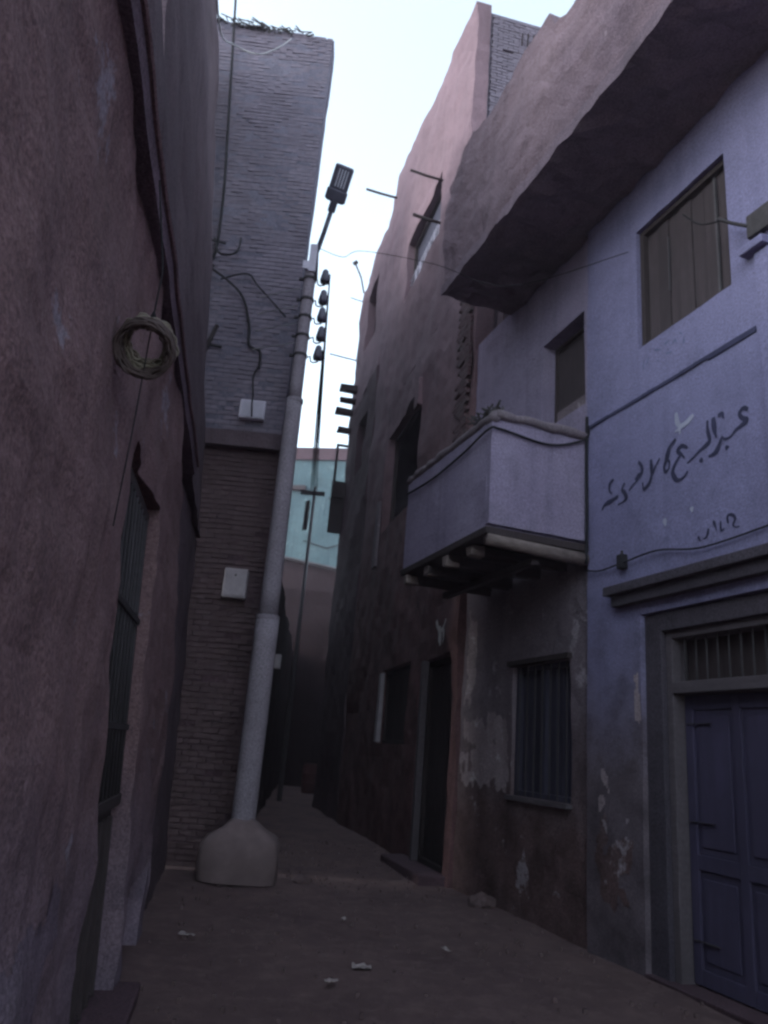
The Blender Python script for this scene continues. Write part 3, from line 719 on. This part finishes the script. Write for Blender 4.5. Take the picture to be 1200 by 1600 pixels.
# lettering painted on the blue wall
TEXT = [[(-5.461, 4.573), (-5.408, 4.607), (-5.363, 4.578), (-5.387, 4.526), (-5.44, 4.487), (-5.382, 4.463), (-5.309, 4.444), (-5.249, 4.408), (-5.182, 4.409), (-5.147, 4.446)], [(-5.207, 4.34), (-5.19, 4.305)], [(-5.147, 4.434), (-5.112, 4.374), (-5.071, 4.328), (-5.016, 4.317), (-4.978, 4.319)], [(-5.116, 4.653), (-5.169, 4.65), (-5.181, 4.603)], [(-5.062, 4.662), (-5.069, 4.536), (-5.087, 4.456)], [(-4.991, 4.659), (-4.985, 4.568), (-5.002, 4.463), (-4.945, 4.428), (-4.871, 4.405), (-4.796, 4.369), (-4.711, 4.341)], [(-4.875, 4.329), (-4.904, 4.288)], [(-4.727, 4.487), (-4.653, 4.533), (-4.599, 4.5), (-4.648, 4.445), (-4.68, 4.402)], [(-4.632, 4.457), (-4.558, 4.385), (-4.52, 4.315), (-4.551, 4.241), (-4.602, 4.212), (-4.671, 4.228), (-4.715, 4.264)], [(-4.579, 4.631), (-4.497, 4.582), (-4.467, 4.527), (-4.447, 4.469), (-4.407, 4.403), (-4.423, 4.346), (-4.469, 4.37), (-4.481, 4.431), (-4.447, 4.469)], [(-4.217, 4.547), (-4.223, 4.464), (-4.23, 4.394), (-4.289, 4.455), (-4.348, 4.515)], [(-4.23, 4.394), (-4.189, 4.314), (-4.13, 4.279), (-4.091, 4.277), (-4.084, 4.347)], [(-4.021, 4.585), (-4.069, 4.528), (-4.077, 4.457), (-4.017, 4.429), (-3.976, 4.407), (-4.027, 4.446), (-4.006, 4.398), (-3.934, 4.365), (-3.871, 4.322)], [(-3.801, 4.427), (-3.757, 4.37), (-3.798, 4.323), (-3.828, 4.259), (-3.776, 4.232), (-3.68, 4.224)], [(-3.619, 4.525), (-3.552, 4.496), (-3.54, 4.427), (-3.584, 4.371)], [(-3.692, 4.319), (-3.594, 4.298), (-3.505, 4.294), (-3.437, 4.277), (-3.414, 4.24)]]
NUM = [[(-4.801, 3.623), (-4.83, 3.57)], [(-4.936, 3.661), (-4.909, 3.598), (-4.862, 3.586)], [(-4.993, 3.716), (-5.013, 3.676), (-5.031, 3.62)], [(-5.081, 3.693), (-5.082, 3.608), (-5.127, 3.62)], [(-5.165, 3.649), (-5.163, 3.717), (-5.213, 3.715), (-5.245, 3.674), (-5.22, 3.624), (-5.246, 3.596), (-5.288, 3.596)]]
FAINT = [[(-4.122, 5.574), (-4.136, 5.686)], [(-4.175, 5.608), (-4.218, 5.69)], [(-4.343, 5.578), (-4.361, 5.562)], [(-4.299, 5.716), (-4.395, 5.675)], [(-4.454, 5.703), (-4.53, 5.708)], [(-4.564, 5.647), (-4.612, 5.672), (-4.636, 5.617)], [(-4.678, 5.716), (-4.721, 5.679)], [(-4.724, 5.572), (-4.737, 5.649)], [(-4.468, 5.589), (-4.561, 5.571)]]
WHITE = [[(-4.592, 4.897), (-4.605, 4.792), (-4.645, 4.724), (-4.574, 4.705)], [(-4.819, 4.785), (-4.732, 4.742), (-4.645, 4.724), (-4.642, 4.66)], [(-4.377, 3.898), (-4.391, 3.819)], [(-4.745, 3.911), (-4.751, 3.861)]]
def ribbon(mb, pts, wd, y):
    P = [Vector((p[0], 0, p[1])) for p in pts]
    Q = []
    for k in range(len(P) - 1):
        p0 = P[max(k - 1, 0)]; p1 = P[k]; p2 = P[k + 1]; p3 = P[min(k + 2, len(P) - 1)]
        for q in range(5):
            t = q / 5
            Q.append(0.5 * ((2 * p1) + (p2 - p0) * t + (2 * p0 - 5 * p1 + 4 * p2 - p3) * t * t + (3 * p1 - p0 - 3 * p2 + p3) * t ** 3))
    Q.append(P[-1]); n = len(Q); i = len(mb.v)
    for k, p in enumerate(Q):
        t = Q[min(k + 1, n - 1)] - Q[max(k - 1, 0)]
        t = t.normalized() if t.length > 1e-6 else Vector((1, 0, 0))
        nr = Vector((-t.z, 0, t.x)); u = k / max(1, n - 1)
        ww = wd * (0.45 + 0.55 * math.sin(math.pi * min(1, u * 1.15 + 0.08))) * (1 + 0.5 * noise.noise(Vector((p.x * 9, p.z * 9, 2))))
        for s in (-1, 1):
            q = p + nr * ww * s; mb.v.append((q.x, y(q.x, q.z), q.z))
    for k in range(n - 1): mb.f.append((i + 2 * k, i + 2 * k + 1, i + 2 * k + 3, i + 2 * k + 2))
yb = lambda x, z: by_disp(x, z) + 0.005
for st, wd in ((TEXT, 0.025),):
    for g in st:
        mb = MB(); ribbon(mb, g, wd, yb); mb.build('letter', M['ink'], BH)
for g in NUM:
    mb = MB(); ribbon(mb, g, 0.014, yb); mb.build('numeral', M['ink'], BH)
mb = MB()
for g in FAINT: ribbon(mb, g, 0.012, yb)
mb.build('faded_writing', M['inkf'], BH)
for g in WHITE:
    mb = MB(); ribbon(mb, g, 0.028, (lambda x, z, k=WHITE.index(g): yb(x, z) + 0.0015 * k)); mb.build('white_smear', M['chalk'], BH)

# balcony
def patch(name, mat, parent, x0, x1, z0, z1, yf, seed, thr=0.0, cell=0.022, cut=True):
    mb = MB(); nx = int((x1 - x0) / cell); nz = int((z1 - z0) / cell); vi = {}
    def v(i, k):
        if (i, k) not in vi:
            x = x0 + i * cell + 0.006 * noise.noise(Vector((i, k, 1))); z = z0 + k * cell + 0.006 * noise.noise(Vector((i, k, 5)))
            vi[(i, k)] = len(mb.v); mb.v.append((x, yf(x, z), z))
        return vi[(i, k)]
    for i in range(nx):
        for k in range(nz):
            u, w_ = (i + .5) / nx * 2 - 1, (k + .5) / nz * 2 - 1
            d = 1 - max(abs(u), abs(w_)) ** 2 * 1.0
            n_ = noise.noise(Vector((i * cell * 3.2, k * cell * 3.2, seed))) + 0.6 * noise.noise(Vector((i * cell * 9, k * cell * 7, seed + 3)))
            if d + n_ * 0.9 > 0.45 + thr: mb.f.append((v(i, k), v(i + 1, k), v(i + 1, k + 1), v(i, k + 1)))
    o = mb.build(name, M[mat], parent); return o
yg = lambda x, z: -0.07 + 0.03 * (1.3 * sub(x, z, 0.7, 23) + 0.7 * sub(x, z, 2.1, 26) + 0.35 * sub(x, z, 6.0, 28)) + 0.010
patch('plaster_patch', 'patch', BH, -1.42, -0.03, 1.25, 2.2, yg, 3, -0.15)
patch('plaster_patch', 'patch', BH, -0.42, -0.05, 2.1, 3.7, yg, 5, 0.05)
patch('plaster_patch', 'patch', BH, -3.98, -3.86, 1.95, 2.62, yb, 7, -0.2)
patch('plaster_patch', 'patch', BH, -3.75, -3.30, 1.2, 1.7, yb, 9, 0.25)
patch('bare_patch', 'grey', BH, -3.95, -3.2, 0.3, 1.3, yb, 12, 0.2)
ym = lambda x, z: 0.05 * (1.3 * sub(x, z, 0.7, 2) + 0.7 * sub(x, z, 2.1, 5) + 0.35 * sub(x, z, 6.0, 7)) - BT * z + 0.004
for k, (a, b, c, d, mm, th) in enumerate(((5.6, 7.2, 0.1, 1.05, 'lilacd', 0.1), (4.95, 5.06, 1.5, 2.6, 'mud', 0.2))):
    patch('plaster_patch', mm, LH, a, b, c, d, ym, 30 + k, th)
BA = MB()
X0, X1, YO = -3.12, -0.66, 1.20
def panel(mb, a, b, z0, z1, t=0.07, seed=1):
    a = Vector(a); b = Vector(b); d = (b - a); L = d.length; d.normalize(); nrm = Vector((d.y, -d.x, 0)); n = max(2, int(L / 0.12)); nz = 9
    i = len(mb.v)
    for side in (0, 1):
        for k in range(n + 1):
            for q in range(nz + 1):
                z = z0 + (z1 - z0) * q / nz; p = a + d * L * k / n + nrm * (t * side + (0.012 * sub(k * L / n, z, 2.5, seed) if side == 0 else 0))
                mb.v.append((p.x, p.y, z + (0.02 * sub(k * .3, 0, 1, seed) if q in (0, nz) else 0)))
    S = (n + 1) * (nz + 1)
    for k in range(n):
        for q in range(nz):
            v = i + k * (nz + 1) + q; mb.f.append((v, v + 1, v + nz + 2, v + nz + 1)); v += S; mb.f.append((v, v + nz + 1, v + nz + 2, v + 1))
    for k in range(n):
        for q in (0, nz):
            v = i + k * (nz + 1) + q; mb.f.append((v, v + nz + 1, v + nz + 1 + S, v + S))
    for q in range(nz):
        for k in (0, n):
            v = i + k * (nz + 1) + q; mb.f.append((v, v + 1, v + 1 + S, v + S))
bal = MB(); panel(bal, (X0, -0.04, 0), (X0, YO, 0), 3.96, 5.14, 0.07, 3)
bo = bal.build('balcony', M['lilac'], BH)
q_ = MB(); panel(q_, (X0 + 0.071, YO - 0.002, 0), (X1, YO - 0.002, 0), 3.93, 5.14, -0.0 + 0.07, 4); q_.build('front_panel', M['lilac'], bo)
q_ = MB(); panel(q_, (X1, -0.04, 0), (X1, YO - 0.075, 0), 3.93, 5.14, -0.07, 5); q_.build('end_panel', M['lilac'], bo)
q_ = MB()
for (a, b, h, wd) in (((X0 - 0.03, YO - 0.03), (X1 + 0.04, YO - 0.03), 0.10, 0.16),):
    n = 24
    for k in range(n + 1):
        pass
    pts = [(a[0] + (b[0] - a[0]) * k / n, a[1] + 0.01 * sub(k, 0, 0.7, 3), 5.19 + 0.03 * sub(k, 2, 0.6, 3)) for k in range(n + 1)]
    q_.tube(pts, [0.056 + 0.02 * sub(k, 5, 1.7, 1) for k in range(n + 1)], 8)
n = 10; q_.tube([(X0 - 0.01, -0.02 + (YO - 0.02) * k / n, 5.185 + 0.025 * sub(k, 7, 0.6, 3) + 0.03 * (k / n)) for k in range(n + 1)], [0.052 + 0.018 * sub(k, 9, 1.7, 1) for k in range(n + 1)], 8)
q_.build('coping', M['grey'], bo, smooth=True)
q_ = MB(); rng = random.Random(8)
for k in range(60):
    x = X0 + 0.02 + rng.uniform(-.05, .45); y = YO - 0.03 + rng.uniform(-0.10, 0.06); q_.bar((x, y, 5.24 + rng.uniform(0, .03)), (x + rng.uniform(-.16, .16), y + rng.uniform(-.08, .08), 5.27 + rng.uniform(0, .08)), 0.018, 0.014)
tag(q_.build('straw_tuft', M['straw'], bo), kind='stuff')
q_ = MB(); q_.box(X0 - 0.02, X1 + 0.02, -0.02, YO + 0.03, 3.84, 3.925, 0.008); q_.build('slab', M['wood'], bo, bevel=0.012)
q_ = MB(); q_.tube([(X0 + 0.03, -0.03, 3.76), (X0 + 0.02, 0.5, 3.77), (X0 + 0.03, YO + 0.0, 3.80)], [0.075, 0.07, 0.066], 10); q_.build('beam', M['log'], bo, smooth=True)
for x, ln in ((-2.62, 1.16), (-2.05, 1.20), (-1.42, 1.17), (-0.80, 1.2)):
    q_ = MB(); q_.box(x - 0.055, x + 0.055, -0.03, ln, 3.715, 3.835, 0.02); bq = q_.build('beam', M['wood'], bo, bevel=0.014); q_ = MB(); q_.box(x - 0.062, x + 0.062, ln - 0.16, ln + 0.012, 3.708, 3.83, 0.012); q_.build('beam_end', M['log'], bo, bevel=0.012)
q_ = MB(); q_.box(X0 + 0.10, X1 - 0.02, 0.52, 0.62, 3.63, 3.695, 0.01); q_.build('cross_beam', M['wood'], bo, bevel=0.01)

def BW(s, out, z):  # point near the blue wall in the world
    d = Vector((-0.31730, 0.94832, 0)); o = Vector((-0.94832, -0.31730, 0))
    return Vector((1.24, 10.99, 0)) + d * s + o * out + Vector((0, 0, z))
cable([BW(-0.7, 1.225, 4.98), BW(-1.6, 1.225, 4.93), BW(-2.5, 1.225, 4.97), BW(-3.1, 1.235, 5.02), BW(-3.15, 1.1, 5.03), BW(-3.15, 0.5, 4.98), BW(-3.16, 0.05, 5.14), BW(-3.19, 0.03, 5.3)], 0.014, 'cable', 'black cable clipped under the coping around the blue balcony')
cable([BW(-3.16, 0.03, 5.42), BW(-3.155, 0.03, 4.9), BW(-3.16, 0.03, 4.3), BW(-3.155, 0.03, 3.7)], 0.018, 'cable', 'straight dark pipe running down the wall where the balcony joins it', name='pipe')
jb = thing('junction_box', 'small dark junction box on the blue wall above the left end of the door hood', 'junction box', BW(-3.77, 0.0, 3.52), R(108.5))
mb = MB(); mb.box(-0.045, 0.045, -0.01, 0.07, 0.0, 0.15); mb.build('case', M['cable'], jb, bevel=0.012)
mb = MB(); mb.tube([(0.0, 0.03, 0.15), (0.0, 0.03, 0.19)], 0.014, 8); mb.build('gland', M['iron'], jb)
cable([BW(-3.17, 0.03, 3.62), BW(-3.4, 0.03, 3.575), BW(-3.73, 0.04, 3.58)], 0.009, 'cable', 'thin black wire from the balcony corner to the junction box')
cable([BW(-3.81, 0.04, 3.58), BW(-4.3, 0.03, 3.60), BW(-4.9, 0.03, 3.50), BW(-5.8, 0.03, 3.53)], 0.009, 'cable', 'thin black wire running right from the junction box above the door hood')
wb = thing('wall_bracket', 'dark iron bracket on the blue wall right of the boarded upper window', 'bracket', BW(-5.75, 0.0, 6.2), R(108.5))
mb = MB(); mb.box(-0.13, 0.12, 0.0, 0.06, -0.08, 0.16, 0.01); mb.build('plate', M['iron'], wb, bevel=0.01)
mb = MB(); mb.tube([(0.10, 0.04, 0.05), (0.2, 0.14, 0.12), (0.30, 0.20, 0.22)], 0.016, 8); mb.build('rod', M['iron'], wb)
cable([BW(-5.5, 0.15, 6.4), BW(-5.2, 0.16, 6.55), BW(-4.9, 0.1, 6.9)], 0.008, 'cable', 'thin wire rising from the iron bracket across the boarded upper window')
cable([Vector((-1.36, 10.05, 8.87)), Vector((-0.95, 10.0, 8.70)), Vector((-0.66, 9.95, 8.80)), Vector((0.4, 9.0, 8.0)), BW(-2.4, 0.7, 7.4), BW(-3.95, 0.03, 7.11)], 0.005, 'cable', 'slack wire strung from the lamp pole across to the blue wall', name='span_wire')

# ================================================================== PINK HOUSE
PH = thing('pink_house', 'tall pink-plastered house beyond the balcony with wooden poles sticking out of it', 'house', (1.24, 10.99, 0), R(102))
S0 = 0.02
PW1 = (2.75, 5.6, 12.1, 13.78); PW2 = (3.15, 6.2, 6.35, 8.75); PD = (0.28, 2.0, 0.0, 3.08); PW3 = (2.6, 4.9, 1.75, 3.15)
wall_grid('wall', M['pink'], PH, S0, 8.3, -0.1, 9.6, [PW2, PD, PW3], step=0.25, amp=0.05, y=0.0, thick=0.3, seed=51)
wall_grid('wall', M['pink'], PH, 0.92, 8.3, 9.6, 17.2, [PW1], step=0.3, amp=0.05, y=0.001, thick=0.3, seed=51, top=lambda x: 16.45 + 1.4 * (x - 1) / 7.3 + 0.05 * sub(x, 0, 2, 4) - (0.5 if x > 8.0 else 0), edge=0.04)
shell('body', M['brickwall'], PH, 1.0, 8.2, -0.31, -4.4, 0, 16.3)
mb = MB(); mb.box(S0 + .02, 1.0, -0.6, -0.31, 0, 9.5); mb.build('side_wall', M['mud_up'], PH)
# brickwork on its near end, and the strip where the plaster has come away
pb = Bricks(PH, None, 250)
pb.lay('brick', -3.9, -0.35, 9.6, 16.2, lambda x, z: 0.985, seed=5, axis='y', drop=0.04)
pb.lay('brickr', 0.12, 0.86, 5.2, 9.5, lambda x, z: 0.055, seed=6, swap='brickd', single=lambda x, z: True, drop=0.04, keep=lambda x, z: x < 0.72 + 0.2 * sub(0, z, 1.4, 2) and x > 0.16 + 0.1 * sub(3, z, 1.4, 2))
pb.finish()
rng = random.Random(12)
mb = MB()
for k in range(7): mb.bar((0.98, -1.0 - 0.12 * k, 15.55 + 0.02 * k), (0.80, -0.95 - 0.12 * k, 15.75 + rng.uniform(-.1, .1)), 0.03, 0.03)
mb.build('broken_reed', M['wood'], PH)
def opening_frame(parent, a, b, c, d, y, t=0.06, mat='wood', name='window'):
    f = MB(); f.box(a, a + t, y - 0.08, y, c, d); f.box(b - t, b, y - 0.08, y, c, d); f.box(a + t, b - t, y - 0.08, y, d - t, d); f.box(a + t, b - t, y - 0.08, y, c, c + t)
    return f.build(name, M[mat], parent, bevel=0.005)
w1 = opening_frame(PH, *PW1, -0.16, 0.06, 'wood')
for k in range(5):
    z = PW1[2] + 0.09 + 0.13 * k; mb = MB(); mb.tube([(PW1[0] + 0.09, -0.10, z), (PW1[1] - .09, -0.10, z)], 0.016, 6); mb.build('rail', M['white'], w1)
for k in range(12):
    x = PW1[0] + 0.2 + k * 0.19; mb = MB(); mb.tube([(x, -0.09, PW1[2] + 0.09), (x + 0.04 * (-1) ** k, -0.08, PW1[2] + 0.38), (x, -0.09, PW1[2] + 0.62)], 0.014, 6); mb.build('rail_bar', M['white'], w1)
mb = MB(); mb.box(PW1[0] + .09, PW1[1] - .09, -0.25, -0.23, PW1[2] + .09, PW1[3] - .09); mb.build('shutter', M['shutter'], w1)
w2 = opening_frame(PH, *PW2, -0.20, 0.07)
mb = MB(); mb.box(PW2[0] - 0.03, PW2[0] + 0.35, 0.0, 0.09, 8.3, 8.9, 0.02); mb.build('broken_plaster', M['pink'], PH, bevel=0.02)
mb = MB(); mb.box(6.3, 6.5, 0.0, 0.07, 5.6, 7.2, 0.02); mb.build('downpipe_casing', M['grey'], PH, bevel=0.02)
w3 = opening_frame(PH, *PW3, -0.12, 0.07)
for k in range(4):
    w_ = (PW3[1] - PW3[0] - 0.14) / 4; x = PW3[0] + 0.07 + k * w_; mb = MB(); mb.box(x + .004, x + w_ - .004, -0.19, -0.16, PW3[2] + .07, PW3[3] - .07); mb.build('shutter_board', M['wood'], w3)
mb = MB(); mb.box(4.70, 4.88, -0.03, 0.05, 1.78, 3.1, 0.01); mb.build('open_shutter', M['offwhite'], w3, bevel=0.008)
d3 = opening_frame(PH, PD[0], PD[1], 0.02, PD[3], -0.14, 0.09, 'wood', 'door')
for k in range(6):
    w_ = (PD[1] - PD[0] - 0.18) / 6; x = PD[0] + 0.09 + k * w_; mb = MB(); mb.box(x + .004, x + w_ - .004, -0.24, -0.20, 0.1, PD[3] - .09); mb.build('plank', M['wood'], d3, bevel=0.004)
mb = MB(); mb.box(1.55, 1.67, -0.02, 0.09, 0.05, 3.05, 0.01); mb.build('door_post', M['wood_pale'], d3, bevel=0.012)
mb = MB(); mb.box(0.1, 2.3, 0.0, 0.36, -0.06, 0.07, 0.03); mb.build('doorstep', M['dark'], PH, bevel=0.02)
mb = MB(); ribbon(mb, [(1.0, 3.62), (0.86, 3.48), (0.66, 3.44), (0.50, 3.58)], 0.05, lambda x, z: 0.075); ribbon(mb, [(0.80, 3.50), (0.74, 3.30), (0.72, 3.2)], 0.075, lambda x, z: 0.078); ribbon(mb, [(0.60, 3.50), (0.56, 3.30), (0.62, 3.22)], 0.04, lambda x, z: 0.081)
mb.build('painted_mark', M['chalkw'], PH)
# wooden poles sticking out of its front
for (x, z, ln, r, dz) in ((8.0, 17.15, 0.9, 0.035, 0.05), (2.68, 13.39, 0.75, 0.028, 0.06), (2.65, 12.28, 0.62, 0.035, 0.05)):
    mb = MB(); mb.tube([(x, -0.2, z - 0.02), (x + 0.02, ln * 0.5, z + dz / 2), (x, ln, z + dz)], r, 8); mb.build('projecting_pole', M['wood'], PH, smooth=True)

# ================================================================== DARK HOUSE further along
DH = thing('dark_house', 'dark brown house past the pink one with broken beam ends over the alley', 'house', (1.24, 10.99, 0), R(102))
wall_grid('wall', M['dark'], DH, 8.32, 12.3, -0.1, 11.8, [(9.4, 10.6, 9.2, 10.9)], step=0.3, amp=0.06, y=0.02, thick=0.3, seed=61)
wall_grid('wall', M['pink'], DH, 8.32, 12.45, 11.8, 17.0, [(9.6, 11.2, 13.6, 15.7)], step=0.3, amp=0.06, y=0.0, thick=0.3, seed=62, top=lambda x: 17.0 - 0.12 * (x - 8.3), edge=0.05,
          x1f=lambda z: -0.05 * max(0, z - 15) ** 2)
shell('body', M['dark'], DH, 8.4, 12.2, -0.31, -4.4, 0, 16.2)
for (x, z, ln, hh) in ((11.9, 12.75, 0.95, 0.16), (12.0, 12.35, 0.85, 0.10), (12.1, 11.98, 1.05, 0.14), (12.1, 11.35, 0.80, 0.12)):
    mb = MB(); mb.box(x - 0.10, x + 0.10, -0.2, ln * 0.55, z - hh, z + hh * 0.4, 0.03); mb.build('beam_end', M['wood'], DH, bevel=0.02)
fr = MB(); a, b, c, d = 11.9, 12.3, 9.0, 10.8
fr.box(12.0, 12.06, 0.05, 0.42, 10.72, 10.80); fr.box(12.0, 12.06, 0.34, 0.42, 9.0, 10.72); fr.box(12.0, 12.06, 0.05, 0.40, 9.0, 9.07)
fo = fr.build('open_shutter', M['wood'], DH, bevel=0.01)
mb = MB(); mb.box(12.16, 12.20, -0.05, 0.42, 7.9, 9.6); mb.build('board', M['wood'], fo)
for (x, z, ln, r) in ((12.2, 13.9, 0.95, 0.022), (12.2, 16.15, 0.45, 0.015)):
    mb = MB(); mb.tube([(x, -0.1, z), (x, ln * 0.6, z + 0.05), (x + 0.02, ln, z + 0.09)], r, 6); mb.build('projecting_rod', M['iron'], DH)
an = thing('aerial', 'thin bent aerial with a knob on the far roof corner of the pink house', 'aerial', (-1.32, 23.05, 16.6), 0)
mb = MB(); mb.tube([(0, 0, 0), (-0.15, 0, 0.6), (-0.40, 0, 1.15)], 0.03, 6); mb.build('mast', M['iron'], an)
mb = MB(); mb.tube([(-0.46, 0, 1.12), (-0.34, 0, 1.22)], 0.07, 8); mb.build('knob', M['iron'], an)

# ================================================================== FAR END OF THE ALLEY
def farhouse(name, label, loc, rot, x0, x1, z1, mat, depth=5, top=None, seed=70, ops=(), step=0.6):
    t = thing(name, label, 'house', loc, rot)
    wall_grid('wall', M[mat], t, x0, x1, -0.1, z1, ops, step=step, amp=0.06, thick=0.3, seed=seed, top=top)
    shell('body', M['dark'], t, x0 + .05, x1 - .05, -0.31, -depth, 0, z1 - 0.8)
    return t
GH = farhouse('turquoise_house', 'tall turquoise-washed house closing the view at the far end of the alley', (-4.0, 42.0, 0), R(-190), -6, 6, 17.55, 'green', 6, seed=71)
mb = MB(); mb.box(-6, 6, -0.05, 0.12, 17.5, 18.25, 0.02); mb.build('roof_band', M['dark'], GH)
mb = MB(); mb.box(0.6, 1.5, 0.0, 0.25, 15.6, 15.85); mb.build('awning', M['wood'], GH)
mb = MB(); mb.tube([(-2.3, .1, 14.2), (-1.5, .1, 14.7), (-0.8, .1, 15.2)], 0.03, 6); mb.tube([(-2.2, .1, 12.6), (-1.0, .1, 12.2), (0.4, .1, 12.6)], 0.03, 6); mb.build('wall_cable', M['cable'], GH)
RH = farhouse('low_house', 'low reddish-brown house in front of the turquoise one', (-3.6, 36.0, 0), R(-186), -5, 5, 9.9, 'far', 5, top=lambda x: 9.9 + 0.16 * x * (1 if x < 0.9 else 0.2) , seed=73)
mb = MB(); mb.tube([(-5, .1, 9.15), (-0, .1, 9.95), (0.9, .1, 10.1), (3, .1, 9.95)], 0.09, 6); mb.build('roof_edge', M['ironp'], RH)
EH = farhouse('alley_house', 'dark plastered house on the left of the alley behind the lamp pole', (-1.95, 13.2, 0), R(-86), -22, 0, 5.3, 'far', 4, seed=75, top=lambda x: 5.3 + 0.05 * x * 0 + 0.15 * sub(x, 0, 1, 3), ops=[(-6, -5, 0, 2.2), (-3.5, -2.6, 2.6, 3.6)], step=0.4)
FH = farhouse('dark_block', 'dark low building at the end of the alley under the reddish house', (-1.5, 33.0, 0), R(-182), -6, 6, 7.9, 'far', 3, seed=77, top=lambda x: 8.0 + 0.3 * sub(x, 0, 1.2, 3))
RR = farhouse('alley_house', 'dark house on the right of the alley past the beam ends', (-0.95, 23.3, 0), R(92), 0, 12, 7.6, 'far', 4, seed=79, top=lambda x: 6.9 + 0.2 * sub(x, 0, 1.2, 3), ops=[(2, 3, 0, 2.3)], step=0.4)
mbx = thing('meter_box', 'tiny pale meter box on the dark alley house right of the lamp pole', 'meter box', (-1.86, 14.9, 2.95), R(-86))
b = MB(); b.box(-0.11, 0.11, 0.02, 0.14, 0.0, 0.26); b.build('case', M['offwhite'], mbx, bevel=0.01)

# ================================================================== SMALL THINGS ON THE GROUND
bar = thing('barrel', 'dull red plastic barrel standing far down the dark alley', 'barrel', (-1.82, 29.0, 0))
mb = MB(); pr = [(0.0, .27), (.05, .29), (.3, .31), (.33, .325), (.36, .31), (.62, .31), (.65, .325), (.68, .31), (.92, .28), (.96, .26)]
mb.tube([(0, 0, p[0]) for p in pr], [p[1] for p in pr], 20); mb.build('drum', M['red'], bar, smooth=True)
mb = MB(); mb.tube([(0, 0, 0.96), (0, 0, 1.0)], 0.27, 20); mb.build('lid', M['red'], bar)
def stone(name, loc, r, label, mat='stone', squash=0.6, cat='stone', group=None, seed=0):
    bm = bmesh.new(); bmesh.ops.create_icosphere(bm, subdivisions=2, radius=r)
    for v in bm.verts:
        v.co *= 1 + 0.35 * noise.noise(v.co / r * 1.3 + Vector((seed, 0, 0))); v.co.z *= squash
    me = bpy.data.meshes.new(name); bm.to_mesh(me); bm.free(); me.materials.append(M[mat])
    o = link_mesh(name, me); o.location = loc
    return tag(o, label, cat, group)
def gpt(s, out): p = BW(s, out, 0); return p
p = gpt(-1.15, 0.10); stone('stone', (p.x, p.y, 0.02), 0.17, 'pale angular stone at the foot of the grey plaster wall below the barred window', seed=1)
stone('stone', (-0.62, 10.35, 0.02), 0.11, 'small dark stone on the ground just right of the pole footing', seed=4)
def litter(loc, w_, d_, label, seed):
    mb = MB(); n = 5; i = 0; rng = random.Random(seed)
    for a in range(n + 1):
        for b in range(n + 1):
            mb.v.append((w_ * (a / n - .5), d_ * (b / n - .5), 0.012 + 0.035 * abs(noise.noise(Vector((a * .9, b * .9, seed))))))
    for a in range(n):
        for b in range(n): v = a * (n + 1) + b; mb.f.append((v, v + 1, v + n + 2, v + n + 1))
    o = mb.build('litter', M['paper'], None); o.location = loc; o.rotation_euler[2] = seed
    md = o.modifiers.new('s', 'SOLIDIFY'); md.thickness = 0.003
    return tag(o, label, 'litter')
litter((0.12, 6.67, 0.0), 0.15, 0.10, 'crumpled pale paper scrap, largest on the dirt in the foreground', 0)
litter((-0.06, 8.37, 0.0), 0.045, 0.045, 'tiny white scrap on the dirt in the middle of the alley', 1)
litter((0.85, 7.45, 0.0), 0.10, 0.05, 'thin pale scrap on the dirt towards the right wall', 2)
litter((-1.35, 7.25, 0.0), 0.14, 0.07, 'dull scrap on the dirt left of the pole footing, near the mud house', 3)
litter((-0.10, 6.25, 0.0), 0.10, 0.06, 'dim folded scrap beside the larger paper in the foreground', 4)
# pebbles and crumbs, too many to count
mb = MB(); rng = random.Random(21)
for k in range(700):
    y = rng.uniform(3.2, 15); x = rng.uniform(-1.9, 3.2) if y < 9.5 else rng.uniform(-1.6, 1.2)
    if x > 4.0 - 0.25 * y + 0.6: continue
    r = rng.uniform(0.005, 0.014) * (1.7 if rng.random() < 0.05 else 1); mb.box(x - r, x + r, y - r * 1.2, y + r * 1.2, -0.03, r * 0.9 - 0.005, r * 0.35)
tag(mb.build('gravel', M['stone'], None), 'scattered pebbles and crumbs on the dirt ground', 'gravel', kind='stuff')

# ------------------------------------------------------------------ thin haze volume, added to lift the dark tones
hm = bpy.data.materials.new('black_lift_haze'); hm.use_nodes = True; t = hm.node_tree
for n in list(t.nodes): t.nodes.remove(n)
ho = t.nodes.new('ShaderNodeOutputMaterial'); hv = t.nodes.new('ShaderNodeVolumePrincipled')
hv.inputs['Color'].default_value = (1.0, 0.80, 0.90, 1); hv.inputs['Density'].default_value = 0.0026; hv.inputs['Anisotropy'].default_value = 0.3
t.links.new(hv.outputs[0], ho.inputs['Volume'])
mb = MB(); mb.box(-30, 30, -25, 60, -1, 22); hz = mb.build('haze', hm); tag(hz, 'thin haze volume added over the alley to lift its dark tones', 'haze', kind='stuff')
